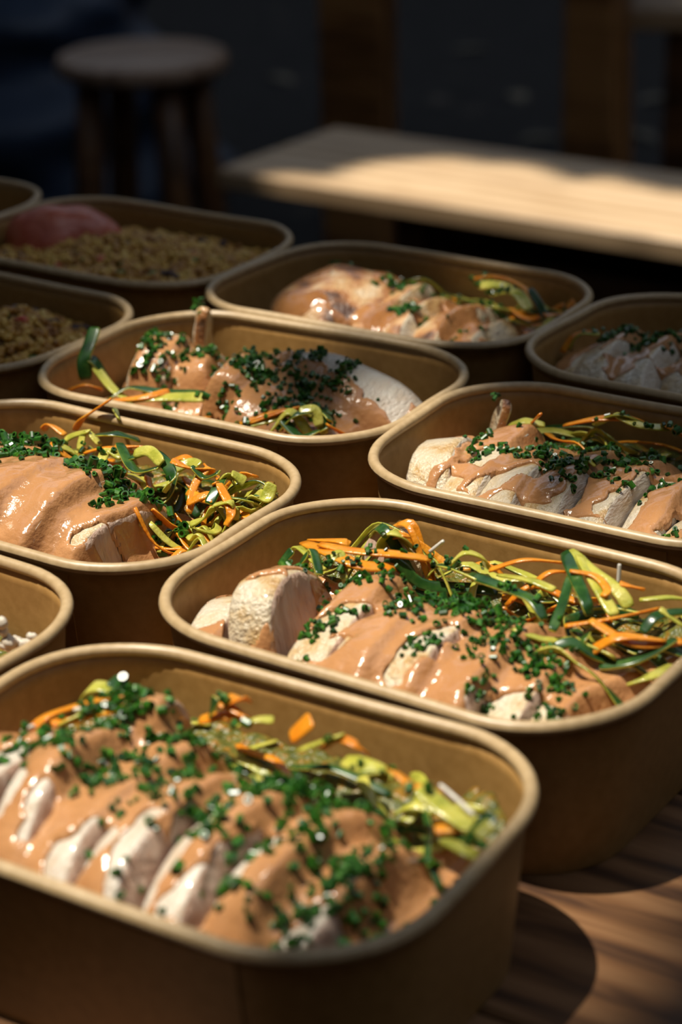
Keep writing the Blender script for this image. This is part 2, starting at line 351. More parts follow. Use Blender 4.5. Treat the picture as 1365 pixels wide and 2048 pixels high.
# rumpled dark blue cloth left of the stool
cc = at(30, 190, .28)
nx, nz = 40, 60
v = []; f = []
for j in range(nz+1):
    for i in range(nx+1):
        a = math.pi*(i/nx)*1.0; t = j/nz
        rr = .16 + .05*math.sin(3.1*t+1) + .018*float(vnoise(t*9+a*1.3, a*1.5, 1, 3)) + .022*math.sin(t*19 + 2.2*math.sin(a*1.6) + a)
        rr *= (1-.25*t)
        v.append((rr*1.15*math.cos(a+math.pi), rr*math.sin(a+math.pi), .62*t))
for j in range(nz):
    for i in range(nx): f.append((j*(nx+1)+i, j*(nx+1)+i+1, (j+1)*(nx+1)+i+1, (j+1)*(nx+1)+i))
f.append([nz*(nx+1)+i for i in range(nx+1)]); 
cl = mk('cloth_bundle', v, f, M['cloth'], None, True); cl.location = (cc.x-.02, cc.y+.45, 0); cl.rotation_euler = (0, 0, .1); cl.scale = (1.5, 1.2, 1)
tag(cl, 'rumpled dark blue cloth bundle on the ground behind the stool', 'cloth')
# fallen leaves on the ground
lm = None
for i, (px, py) in enumerate([(940,92),(1035,185),(1085,268),(1285,262),(1310,190),(560,150)]):
    p = at(px, py, .012)
    if lm is None:
        lm = mk('fallen_leaf', [(-.05,0,0),(-.015,.022,.006),(.02,.02,.008),(.055,0,.0),(.02,-.02,.008),(-.015,-.022,.006),(-.02,0,.001),(.02,0,.001)],
                [(0,6,1),(6,7,2,1),(7,3,2),(0,5,6),(5,4,7,6),(4,3,7)], M['dry_leaf']); o = lm
    else: o = lm.copy(); COL.objects.link(o)
    o.location = (p.x, p.y, .001); o.rotation_euler = (0, 0, i*1.7); o.scale = (1.1,)*3
    tag(o, 'small dry leaf lying on the dark ground behind the bench', 'leaf', 'fallen leaves on the ground')

# ------------------------------------------------------------------ takeaway boxes
BOXES = {  # x, y, angle, long side, short side
 'E': (-0.03633, 0.85215, -0.55216, .1715, .1201), 'F': (0.02945, 0.95957, -0.57665, .1710, .1185),
 'D': (0.10180, 0.74493, -0.55335, .1699, .1212), 'B': (0.03174, 0.62389, -0.60309, .1726, .1236),
 'A': (-0.04110, 0.51257, -0.55782, .1752, .1222), 'C': (-0.10634, 0.73946, -0.57977, .1745, .1190),
 'H': (-0.11098, 1.06113, -0.58745, .1688, .1203), 'I': (-0.18363, 0.94491, -0.61750, .1720, .1165),
 'G': (0.17353, 0.85908, -0.60163, .1720, .1231), 'K': (-0.17940, 0.63548, -0.63220, .1720, .1205),
 'J': (-0.2530, 1.1570, -0.590, .1715, .1200)}
WHICH = {'A': 'nearest box', 'B': 'right box behind the nearest one', 'C': 'left box of smooth sauced chicken', 'D': 'right box half in shade',
         'E': 'middle box with the pale chicken slab', 'F': 'back box of seared chicken', 'G': 'shaded box at the right edge',
         'H': 'back left grain box', 'I': 'grain box at the left edge', 'J': 'far left box', 'K': 'cropped box at the left edge beside the nearest'}
SHORT = {'A': 'nearest box', 'B': 'box behind the nearest', 'C': 'left sauce box', 'D': 'half shaded right box', 'E': 'middle box', 'F': 'back box', 'G': 'shaded right edge box', 'K': 'cropped left box'}
BOXLABEL = {'A': 'brown kraft box nearest the camera, full of sauced chicken and chives',
 'B': 'brown kraft box of chicken and vegetable ribbons, right behind the nearest box',
 'C': 'brown kraft box on the left, filled with smoothly sauced chicken',
 'D': 'brown kraft box on the right with browned chicken slices, half in shade',
 'E': 'brown kraft box in the middle holding a pale chicken slab',
 'F': 'brown kraft box at the back holding seared sliced chicken',
 'G': 'brown kraft box cut off by the right edge, in shade',
 'H': 'brown kraft box at the back left holding grains and pink-red spread',
 'I': 'brown kraft box of grains cut off by the left edge',
 'J': 'brown kraft box at far left, only its rim corner showing',
 'K': 'brown kraft box cut off at the left edge, beside the nearest box'}
INS_BASE, R_TOP, R_BASE = .0057, .0396, .033
def rrpath(a, b, r, nc=14, ns=10):
    pts = []; nor = []
    cs = [(a/2-r, b/2-r, 0), (-(a/2-r), b/2-r, 90), (-(a/2-r), -(b/2-r), 180), (a/2-r, -(b/2-r), 270)]
    for q, (cx, cy, a0) in enumerate(cs):
        for k in range(nc+1):
            th = R(a0 + 90*k/nc); n = (math.cos(th), math.sin(th)); pts.append((cx+r*n[0], cy+r*n[1])); nor.append(n)
        nx_, ny_, _ = cs[(q+1) % 4]; th = R(a0+90); n = (math.cos(th), math.sin(th))
        p0 = (cx+r*n[0], cy+r*n[1]); p1 = (nx_+r*n[0], ny_+r*n[1])
        for k in range(1, ns):
            t = k/ns; pts.append((p0[0]*(1-t)+p1[0]*t, p0[1]*(1-t)+p1[1]*t)); nor.append(n)
    return np.array(pts), np.array(nor)
def ringmesh(rings, close_start=False, close_end=False):
    n = len(rings[0]); v = np.concatenate(rings); f = []
    for i in range(len(rings)-1):
        for k in range(n): f.append((i*n+k, i*n+(k+1) % n, (i+1)*n+(k+1) % n, (i+1)*n+k))
    if close_start: f.append(tuple(range(n))[::-1])
    if close_end: f.append(tuple(range((len(rings)-1)*n, len(rings)*n)))
    return v, f
box_root = {}
for bi, (key, (bx, by, ba, la, lb)) in enumerate(BOXES.items()):
    root = empty('takeout_box', (bx, by, TABLE_Z), ba); box_root[key] = root
    tag(root, BOXLABEL[key], 'food box', 'kraft paper food boxes on the table')
    ph = rng.uniform(0, 6.28, 6)
    def wob(n, amp):
        s = np.linspace(0, 2*np.pi, n, endpoint=False)
        return amp*(.6*np.sin(2*s+ph[0]) + .4*np.sin(3*s+ph[1]) + .25*np.sin(7*s+ph[2])), amp*(.7*np.sin(2*s+ph[3]) + .5*np.sin(4*s+ph[4]) + .3*np.sin(9*s+ph[5]))
    tp, tn = rrpath(la, lb, R_TOP); bp, bn = rrpath(la-2*INS_BASE, lb-2*INS_BASE, R_BASE)
    wr, wz = wob(len(tp), .0006)
    # rolled rim
    rings = []
    for k in range(13):
        th = 2*math.pi*k/12
        ro, zo = .00215*math.cos(th), .0021*math.sin(th)
        p = tp + tn*(wr+ro)[:, None] if not np.isscalar(wr) else tp
        rings.append(np.column_stack([p, BOX_H + wz*.8 + zo]))
    v, f = ringmesh(rings); mk('rim', v, [q[::-1] for q in f], M['kraft_rim'], root)
    # wall, outside and inside skins
    def wallring(t, inset):
        p = tp*(t) + bp*(1-t); n = tn*t + bn*(1-t)
        return np.column_stack([p + n*(wr*t - inset*t)[:, None], np.full(len(tp), 0.0) + (BOX_H-.0005)*t + wz*.8*t + .0003*(1-t)])
    rings = [wallring(t, .0006) for t in (0, .03, .15, .35, .55, .75, .9, .985)]
    inner = []
    for t in (.985, .9, .75, .55, .35, .15, .0):
        r_ = wallring(t, .0006); n = tn*t + bn*(1-t); r_[:, :2] -= n*.0008; inner.append(r_)
    v, f = ringmesh(rings + inner + [rings[0]]); wall_o = mk('wall', v, f, M['kraft'], root)
    fr = wallring(.06, .0012); n = tn*.06 + bn*.94; fr[:, :2] -= n*.0004; fr2 = fr.copy(); fr2[:, 2] -= .0008
    v, f = ringmesh([fr2, fr], True, True); mk('base', v, f, M['kraft'], root, False)
    # overlap seam of the paper wall, on the front long side towards the right
    si = [i for i in range(len(tp)) if tn[i][1] < -.95 and tp[i][0] > la*.18 and tp[i][0] < la*.30][:3]
    if len(si) < 2: si = [i for i in range(len(tp)) if tn[i][1] < -.9 and tp[i][0] > la*.1][:3]
    sv = []; sf = []
    ts = (0.01, .2, .4, .6, .8, .94)
    for t in ts:
        r_ = wallring(t, .0006); n = tn*t + bn*(1-t)
        for off in (.0001, .0006):
            for i in (si[0], si[-1]): sv.append((*(r_[i, :2] + n[i]*off), r_[i, 2]))
    for j in range(len(ts)-1):
        o = 4*j
        sf += [(o+2, o+3, o+7, o+6), (o, o+2, o+6, o+4), (o+1, o+5, o+7, o+3)]
    mk('seam', sv, sf, M['kraft'], wall_o, False)

# ------------------------------------------------------------------ food, in box-local millimetres; z is measured from the rim centre
def to_local(key, p):
    bx, by, ba, *_ = BOXES[key]; d = Vector((p.x-bx, p.y-by)); c, s = math.cos(ba), math.sin(ba)
    return Vector(((c*d.x + s*d.y)*1000, (-s*d.x + c*d.y)*1000, (p.z-RIM_Z)*1000))
def L(key, px, py, dz=-4): return to_local(key, at(px, py, RIM_Z + dz/1000))
def to_world(key, v):
    bx, by, ba, *_ = BOXES[key]; v = np.atleast_2d(np.asarray(v, float))/1000; c, s = math.cos(ba), math.sin(ba)
    return np.column_stack([bx + c*v[:, 0] - s*v[:, 1], by + s*v[:, 0] + c*v[:, 1], RIM_Z + v[:, 2]])
def place(o, key, vl):
    """put an object whose mesh is in local mm at its own spot: origin at centre of its footprint"""
    pass
def food_obj(name, key, V, F, mats, label, cat, group=None, kind=None, smooth=True, midx=None):
    """V in box-local mm -> object with its origin at the base of the thing, turned with its box"""
    V = np.asarray(V, float); c = V.mean(0); c[2] = V[:, 2].min()
    o = mk(name, (V-c)/1000, F, mats, None, smooth, midx)
    w = to_world(key, c)[0]; o.location = w; o.rotation_euler = (0, 0, BOXES[key][2])
    return tag(o, label, cat, group, kind)

def slice_mesh(xc, yc, zb, hw, ht, th, tilt=0, yaw=0, taper=0.0, sq=2.3, seed=0):
    """a slice of breast: D-shaped section in y,z, thickness along x, rounded cut edges"""
    n = 36; V = []; F = []; mi = []
    prof = []
    for k in range(n):
        a = 2*math.pi*k/n; c, s = math.cos(a), math.sin(a)
        y = hw*math.copysign(abs(c)**(2/sq), c); z = math.copysign(abs(s)**(2/sq), s)
        z = ht*.86*z + ht*.14 if z > 0 else ht*.14 + z*ht*.14
        wob = 1 + .05*math.sin(2*a+seed) + .035*math.sin(3*a+1.7*seed) + .02*math.sin(5*a+2.3*seed)
        prof.append((y*wob, z*wob))
    prof = np.array(prof); ctr = np.array([0, ht*.5])
    e = min(1.6, th*.2)
    secs = [(-th/2, .0), (-th/2, .55), (-th/2+.05, .90), (-th/2+e*.35, .965), (-th/2+e, 1.0), (-th/6, 1.012), (th/6, 1.012), (th/2-e, 1.0), (th/2-e*.35, .965), (th/2-.05, .90), (th/2, .55), (th/2, .0)]
    for x, s in secs:
        sc = s*(1 + taper*x/th)
        for k in range(n):
            p = ctr + (prof[k]-ctr)*sc
            bump = .35*math.sin(p[0]*.35+seed) + .3*math.sin(p[1]*.5+seed*2) if .1 < s < .95 else 0
            V.append((x + bump, p[0], p[1]))
    for i in range(len(secs)-1):
        for k in range(n):
            F.append((i*n+k, i*n+(k+1) % n, (i+1)*n+(k+1) % n, (i+1)*n+k)); mi.append(0 if 3 <= i <= 7 else 1)
    V = np.array(V)
    t = R(tilt); V = np.column_stack([V[:, 0]*math.cos(t) + V[:, 2]*math.sin(t), V[:, 1], -V[:, 0]*math.sin(t) + V[:, 2]*math.cos(t)])
    w = R(yaw); V = np.column_stack([V[:, 0]*math.cos(w) - V[:, 1]*math.sin(w), V[:, 0]*math.sin(w) + V[:, 1]*math.cos(w), V[:, 2]])
    return V + np.array([xc, yc, zb]), F, mi
def blob_mesh(cx, cy, cz, rx, ry, rz, yaw=0, seed=0, n=40, m=22, amp=.08, pear=0.0):
    V = []; F = []
    for j in range(m+1):
        ph = math.pi*j/m
        for i in range(n):
            a = 2*math.pi*i/n
            d = Vector((math.sin(ph)*math.cos(a), math.sin(ph)*math.sin(a), math.cos(ph)))
            k = 1 + amp*math.sin(3*d.x+seed+2*d.y) + amp*.7*math.sin(5*d.y-seed*1.3+3*d.z) + amp*.4*math.sin(9*d.x+4*d.y+seed)
            V.append((rx*d.x*k, ry*d.y*k*(1 + pear*d.x), rz*d.z*k*(1 + .6*pear*d.x)))
    for j in range(m):
        for i in range(n): F.append((j*n+i, (j+1)*n+i, (j+1)*n+(i+1) % n, j*n+(i+1) % n))
    V = np.array(V); w = R(yaw)
    V = np.column_stack([V[:, 0]*math.cos(w) - V[:, 1]*math.sin(w), V[:, 0]*math.sin(w) + V[:, 1]*math.cos(w), V[:, 2]])
    return V + np.array([cx, cy, cz]), F

GS = .8
GX = np.arange(-80, 80.01, GS); GY = np.arange(-56, 56.01, GS)
XX, YY = np.meshgrid(GX, GY)           # rows are y
def inside_mask(key, inset):
    la, lb = BOXES[key][3]*1000, BOXES[key][4]*1000; r = R_TOP*1000
    qx = np.abs(XX)-(la/2-r); qy = np.abs(YY)-(lb/2-r)
    sd = np.hypot(np.maximum(qx, 0), np.maximum(qy, 0)) + np.minimum(np.maximum(qx, qy), 0) - r
    return -(sd + inset)               # >0 inside
def wall_room(key, x, y, z):
    """distance (mm) inside the inner wall at height z"""
    la, lb = BOXES[key][3]*1000, BOXES[key][4]*1000; r = R_TOP*1000
    ins = 2.3 + (-z/54.3)*4.5
    qx = np.abs(x)-(la/2-r); qy = np.abs(y)-(lb/2-r)
    return -(np.hypot(np.maximum(qx, 0), np.maximum(qy, 0)) + np.minimum(np.maximum(qx, qy), 0) - r) - ins

class Food:
    def __init__(s, key): s.key = key; s.V = []; s.F = []; s.nv = 0; s.h = None
    def solid(s, V, F):
        s.V.append(np.asarray(V)); s.F += [tuple(i+s.nv for i in f) for f in F]; s.nv += len(V)
    def bed(s, base, mat, name, label, cat):
        """bottom filling: a low uneven mound that fills the box"""
        r = inside_mask(s.key, 6.6)
        z = base(XX, YY) + 1.6*vnoise(XX, YY, .16, 2) + 1.0*vnoise(XX, YY, .4, 5)
        s.bedz = z
        V = []; F = []; idx = -np.ones(XX.shape, int); st = 2
        ii = range(0, XX.shape[0], st); jj = range(0, XX.shape[1], st)
        for i in ii:
            for j in jj:
                if r[i, j] > 0: idx[i, j] = len(V); V.append((XX[i, j], YY[i, j], z[i, j]))
        ntop = len(V)
        for i in list(ii)[:-1]:
            for j in list(jj)[:-1]:
                q = (idx[i, j], idx[i, j+st], idx[i+st, j+st], idx[i+st, j])
                if min(q) >= 0: F.append(q)
        # skirt down to the box floor
        from collections import Counter
        ed = Counter()
        for q in F:
            for a, b in zip(q, q[1:]+q[:1]): ed[(a, b)] += 1
        low = {}
        for (a, b) in list(ed):
            if (b, a) not in ed:
                for k in (a, b):
                    if k not in low: low[k] = len(V); V.append((V[k][0]*.985, V[k][1]*.985, -50.0))
                F.append((b, a, low[a], low[b]))
        o = food_obj(name, s.key, V, F, mat, label, cat, None, 'stuff')
        s.h = np.where(r > 0, z, -60.0)
    def heights(s):
        if s.nv:
            bv = BVHTree.FromPolygons([tuple(p) for p in np.concatenate(s.V)], s.F)
            down = Vector((0, 0, -1))
            for i in range(XX.shape[0]):
                for j in range(XX.shape[1]):
                    if s.h[i, j] > -59:
                        hit = bv.ray_cast(Vector((XX[i, j], YY[i, j], 60)), down)
                        if hit[0] is not None and hit[0].z > s.h[i, j]: s.h[i, j] = hit[0].z
        s.top = s.h.copy()
    def sauce(s, cover, thick, label, cat='sauce', soft=2.6, mat=None, drip=.9):
        """a sheet poured over what lies in the box, ending in a rounded bead where it stops"""
        h0 = s.h; room = inside_mask(s.key, 3.4)
        hc = np.maximum(h0, -40)
        hb = gauss(hc, soft/GS); base = gauss(np.maximum(hb, hc), 1.0/GS)
        e = np.clip((cover-.5)/.40, 0, 1)
        t = thick*np.sqrt(e*(2-e))
        z = base + t + (drip*vnoise(XX, YY, .11, 11) + .35*vnoise(XX, YY, .3, 12))*e
        z = np.maximum(z, hc + .25 + .5*e)
        z = np.where(e > .3, gauss(z, .8/GS), z)
        fld = np.minimum(cover - .5, (room - np.maximum(0, -z)*.083)*.05)
        fld = np.where(h0 > -59, fld, -1.0)
        V = []; F = []; vid = {}; eid = {}
        def corner(i, j):
            if (i, j) not in vid: vid[(i, j)] = len(V); V.append((XX[i, j], YY[i, j], z[i, j]))
            return vid[(i, j)]
        def cut(a, b):
            k = (a, b) if a < b else (b, a)
            if k not in eid:
                fa, fb = fld[k[0]], fld[k[1]]; u = min(max(fa/(fa-fb), .04), .96)
                za, zb = (z[k[0]], z[k[1]])
                zz = za if fa > 0 else zb            # keep the height of the wet side
                eid[k] = len(V); V.append((XX[k[0]]*(1-u)+XX[k[1]]*u, YY[k[0]]*(1-u)+YY[k[1]]*u, zz - .15))
            return eid[k]
        rim = []
        ok = fld > 0
        any4 = ok[:-1, :-1] | ok[1:, :-1] | ok[:-1, 1:] | ok[1:, 1:]
        for i, j in zip(*np.nonzero(any4)):
            q = [(i, j), (i, j+1), (i+1, j+1), (i+1, j)]; poly = []; ins = []
            for k in range(4):
                a, b = q[k], q[(k+1) % 4]
                if ok[a]: poly.append(corner(*a))
                if ok[a] != ok[b]: c = cut(a, b); poly.append(c); ins.append((c, ok[a]))
            if len(poly) >= 3: F.append(tuple(poly))
            if len(ins) == 2:
                # from leaving point to entering point
                out = [c for c, w in ins if w][0]; inn = [c for c, w in ins if not w][0]; rim.append((out, inn))
        low = {}
        for a, b in rim:
            for k in (a, b):
                if k not in low: low[k] = len(V); V.append((V[k][0], V[k][1], V[k][2] - 3.2))
            F.append((b, a, low[a], low[b]))
        o = food_obj('sauce', s.key, V, F, mat or M['sauce'], label, cat, None, 'stuff')
        s.top = np.where(ok, np.maximum(z, h0), h0)
        return o
    def zt(s, x, y):
        i = np.clip(np.round((np.asarray(y)+56)/GS).astype(int), 0, XX.shape[0]-1); j = np.clip(np.round((np.asarray(x)+80)/GS).astype(int), 0, XX.shape[1]-1)
        return s.top[i, j]
    def raise_at(s, x, y, r, z):
        d = np.hypot(XX-x, YY-y) < r
        s.top[d] = np.maximum(s.top[d], z)

def seg_dist(p0, p1):
    ex, ey = p1[0]-p0[0], p1[1]-p0[1]; L2 = ex*ex+ey*ey+1e-9
    t = np.clip(((XX-p0[0])*ex+(YY-p0[1])*ey)/L2, 0, 1)
    return np.hypot(XX-p0[0]-t*ex, YY-p0[1]-t*ey)

def catmull(P, n):
    P = np.asarray(P, float)
    if len(P) == 2: P = np.array([P[0], (P[0]+P[1])/2, P[1]])
    Q = np.vstack([2*P[0]-P[1], P, 2*P[-1]-P[-2]]); out = []
    for t in np.linspace(0, len(P)-1-1e-6, n):
        i = int(t); u = t-i; a, b, c, d = Q[i:i+4]
        out.append(.5*((2*b) + (-a+c)*u + (2*a-5*b+4*c-d)*u*u + (-a+3*b-3*c+d)*u**3))
    return np.array(out)
def strip_mesh(P, w, t, twist0=0, twist1=0, n=16, edge_skin=False, taper=True):
    C = catmull(P, n); V = []; F = []; mi = []
    ns = 8
    cs = [(math.cos(2*math.pi*k/ns + math.pi/8), math.sin(2*math.pi*k/ns + math.pi/8)) for k in range(ns)]
    cs = [(math.copysign(abs(c)**.55, c), math.copysign(abs(q)**.55, q)) for c, q in cs]
    for i in range(n):
        T = C[min(i+1, n-1)]-C[max(i-1, 0)]; T = T/(np.linalg.norm(T)+1e-9)
        up = np.array([0, 0, 1.0]); S = np.cross(up, T)
        if np.linalg.norm(S) < .15: S = np.array([1.0, 0, 0])
        S /= np.linalg.norm(S); U = np.cross(T, S)
        a = twist0 + (twist1-twist0)*i/(n-1)
        S2 = S*math.cos(a) + U*math.sin(a); U2 = -S*math.sin(a) + U*math.cos(a)
        k_ = 1.0
        if taper: k_ = min(1, .72 + 2.0*min(i, n-1-i)/(n-1)*1.6)
        for c, q in cs: V.append(C[i] + S2*c*w/2*k_ + U2*q*t/2)
    for i in range(n-1):
        for k in range(ns):
            F.append((i*ns+k, i*ns+(k+1) % ns, (i+1)*ns+(k+1) % ns, (i+1)*ns+k))
            mi.append(1 if (edge_skin and k in ((7,) if edge_skin == 1 else (0, 1, 2) if edge_skin == 2 else (6, 7, 0, 1, 2, 3, 4, 5))) else 0)
    F.append(tuple(range(ns))[::-1]); F.append(tuple(range((n-1)*ns, n*ns))); mi += [0, 0]
    return np.array(V), F, mi

KINDS = {'carrot': ('carrot_strip', 'orange carrot strip', 'carrot'), 'zuc': ('zucchini_strip', 'pale green zucchini strip', 'zucchini'),
         'skin': ('zucchini_ribbon', 'dark green skinned zucchini ribbon', 'zucchini'), 'noodle': ('noodle', 'short white noodle', 'noodle')}
def strip(food, kind, P, w=3.6, t=1.4, tw=(0, 0), label=None, taper=True):
    key = food.key
    mats = {'carrot': [M['carrot']], 'zuc': [M['zuc'], M['zuc_skin']], 'skin': [M['zuc'], M['zuc_skin']], 'noodle': [M['noodle']]}[kind]
    es = {'carrot': 0, 'zuc': 1, 'skin': 2, 'noodle': 0}[kind]
    V, F, mi = strip_mesh(P, w, t, tw[0], tw[1], 18, es, taper)
    if key not in ('C', 'E'):
        pass
    nm, lb, cat = KINDS[kind]
    return food_obj(nm, key, V, F, mats, label or '%s in the %s' % (lb, WHICH[key]), cat, '%ss in the %s' % (lb, WHICH[key]), None, True, mi)
STRIP_LABEL = {('A',65,1485): 'long orange carrot strip arching at the left of the nearest box', ('A',105,1470): 'shorter orange carrot strip under the arching one in the nearest box',
 ('A',172,1410): 'pale yellow green zucchini curl at the back left of the nearest box', ('A',582,1476): 'thick orange carrot stick leaning on the back wall of the nearest box',
 ('A',645,1495): 'hooked orange carrot strip right of the thick stick in the nearest box', ('A',925,1695): 'dark green zucchini stick at the right end of the nearest box',
 ('A',470,1455): 'green zucchini strip at the back middle of the nearest box',
 ('B',608,1085): 'wide orange carrot ribbon at the back left of the right box', ('B',762,1100): 'pale zucchini curl standing at the back of the right box',
 ('B',860,1104): 'white noodle sticking up beside the carrot ribbons in the right box', ('B',1238,1165): 'white noodle upright near the back wall at right of the right box',
 ('B',1130,1105): 'dark green zucchini ribbon hanging over the tangle in the right box', ('B',1130,1252): 'straight reddish carrot strip across the tangle in the right box',
 ('B',1285,1265): 'dark green ribbon curving at the far right of the right box', ('B',1255,1370): 'pale zucchini strip low at the right end of the right box',
 ('C',150,860): 'orange carrot strip poking over the rim of the left box', ('C',195,882): 'flat green zucchini leaf shape at the back of the left box',
 ('C',255,918): 'looped dark green zucchini ribbon in the left box', ('C',345,955): 'broad orange carrot curl right of the zucchini loop in the left box',
 ('C',418,1008): 'upright dark green zucchini ribbon in the carrots of the left box',
 ('E',172,760): 'dark green leaf-like strip standing at the left end of the middle box', ('E',470,858): 'long pale zucchini ribbon curving along the front of the middle box',
 ('E',250,805): 'thick yellow green zucchini strip at the front left of the middle box',
 ('F',945,560): 'orange carrot arc beside the seared slices in the back box', ('D',1230,858): 'pale zucchini stick along the back of the half shaded box',
 ('D',1130,850): 'long orange carrot strip along the back of the half shaded box'}
def px_strip(food, kind, pts, w=3.6, t=1.0, tw=None, label=None):
    if kind == 'noodle': w = t = 1.3
    if tw is None: tw = (rng.normal(0, .35), rng.normal(0, .5))
    label = label or STRIP_LABEL.get((food.key, pts[0][0], pts[0][1]))
    P = [np.array(L(food.key, *p)) for p in pts]
    for p in P:                                   # authored strips lie on top of the tangle
        d = float(food.zt(p[0], p[1])) + .9 - p[2]
        if d > 0: p[2] += min(d, 7)
    strip(food, kind, P, w, t, tw, label)
    for p in catmull(P, 10): food.raise_at(p[0], p[1], w*.5, p[2]+t*.4)
def fill_strips(food, n, region, kinds, zoff=0, length=(28, 60)):
    """random tangle resting on what is already there"""
    made = 0; tries = 0
    while made < n and tries < n*12:
        tries += 1
        x, y = region[rng.integers(len(region))]
        x += rng.normal(0, 7); y += rng.normal(0, 5)
        ln = rng.uniform(*length); a = rng.normal(0, .5) + (math.pi if rng.random() < .5 else 0); cv = rng.normal(0, 1.6)
        P = []
        k = 6
        for i in range(k):
            P.append([x, y]); a += cv/k + rng.normal(0, .25); x += math.cos(a)*ln/k; y += math.sin(a)*ln/k
        P = np.array(P); P -= P.mean(0)-P[0]
        if (wall_room(food.key, P[:, 0], P[:, 1], -8) < 3.0).any(): continue
        z = food.zt(P[:, 0], P[:, 1]) + 1.0
        if z.min() < -55: continue
        z = np.maximum(z, np.convolve(np.pad(z, 1, mode='edge'), [.3, .4, .3], 'valid'))
        arch = rng.uniform(0, 5)*np.sin(np.linspace(0, np.pi, k)) + zoff
        z = np.minimum(z+arch, 3)
        kind = kinds[rng.integers(len(kinds))]
        w = rng.uniform(1.8, 3.2) if kind == 'carrot' else rng.uniform(2.0, 3.8)
        if kind == 'noodle': w = 1.3
        strip(food, kind, np.column_stack([P, z]), w*1.15, .85, (rng.normal(0, .6), rng.normal(0, .9)))
        for p in catmull(np.column_stack([P, z]), 8): food.raise_at(p[0], p[1], w*.5, min(p[2]+.8, 1))
        made += 1

# chive rings
def ring_verts(ro, ri, h, n=9):
    V = []; F = []
    for (r, z) in ((ro, 0), (ro, h), (ri, h), (ri, 0)):
        for k in range(n):
            a = 2*math.pi*k/n; V.append((r*math.cos(a), r*math.sin(a), z-h/2))
    for i in range(4):
        for k in range(n): F.append((i*n+k, i*n+(k+1) % n, ((i+1) % 4)*n+(k+1) % n, ((i+1) % 4)*n+k))
    return np.array(V), F
RINGS = [ring_verts(1.05, .62, 1.6), ring_verts(1.3, .85, 1.2), ring_verts(.95, .5, 2.4), ring_verts(.8, .35, 1.8), ring_verts(1.2, .7, 2.6), ring_verts(.9, .5, .9), ring_verts(.7, .3, 1.3)]
RINGS = [(V*np.array([1.12, .72+.10*(i % 5), 1.05]), F) for i, (V, F) in enumerate(RINGS)]
ring_me = []
for i, (V, F) in enumerate(RINGS):
    me = bpy.data.meshes.new('chive_ring'); me.from_pydata([tuple(v/1000) for v in V], [], F); me.materials.append(M['chive'])
    me.update(); ring_me.append(me)
def rand_rot():
    q = rng.normal(size=4); q /= np.linalg.norm(q); a, b, c, d = q
    return np.array([[1-2*(c*c+d*d), 2*(b*c-a*d), 2*(b*d+a*c)], [2*(b*c+a*d), 1-2*(b*b+d*d), 2*(c*d-a*b)], [2*(b*d-a*c), 2*(c*d+a*b), 1-2*(b*b+c*c)]])
def chives(food, clusters, individual=0, size=1.0, zref=-3):
    """clusters: (px, py, count, spread mm)"""
    key = food.key; pts = []
    cnt = {}
    for (px, py, n, sp) in clusters:
        c = L(key, px, py, zref)
        for _ in range(int(n*1.6)):
            if isinstance(sp, tuple): dx, dy = rng.normal(0, sp[0]), rng.normal(0, sp[1])
            else: dx, dy = rng.normal(0, sp, 2)
            x, y = c.x+dx, c.y+dy
            z = float(food.zt(x, y))
            if z < -45 or wall_room(key, x, y, z) < 3.5: continue
            cell = (round(x/2.0), round(y/2.0)); k = cnt.get(cell, 0); cnt[cell] = k+1
            if k > 4: continue
            pts.append((x, y, z + .5 + .95*k))
    order = rng.permutation(len(pts)); V = []; F = []; nv = 0
    for q, i in enumerate(order):
        x, y, z = pts[i]; t = rng.integers(len(RINGS)); Rm = rand_rot(); s = size*rng.uniform(.8, 1.15)
        if q < individual:
            o = bpy.data.objects.new('chive_ring', ring_me[t]); COL.objects.link(o)
            w = to_world(key, (x, y, z))[0]
            m4 = Matrix(Rm.tolist()).to_4x4(); o.matrix_world = Matrix.Translation(w) @ Matrix.Rotation(BOXES[key][2], 4, 'Z') @ m4 @ Matrix.Scale(s, 4)
            tag(o, 'chopped green chive ring on the sauced chicken in the %s' % WHICH[key], 'chive', 'chopped chives in the %s' % WHICH[key])
        else:
            rv, rf = RINGS[t]; V.append((rv*s) @ Rm.T + np.array([x, y, z])); F += [tuple(k+nv for k in f) for f in rf]; nv += len(rv)
    if V: food_obj('chopped_chives', key, np.concatenate(V), F, M['chive'], 'scatter of finely chopped green chives over the food in the %s' % WHICH[key], 'chives', None, 'stuff', False)
    return len(pts)

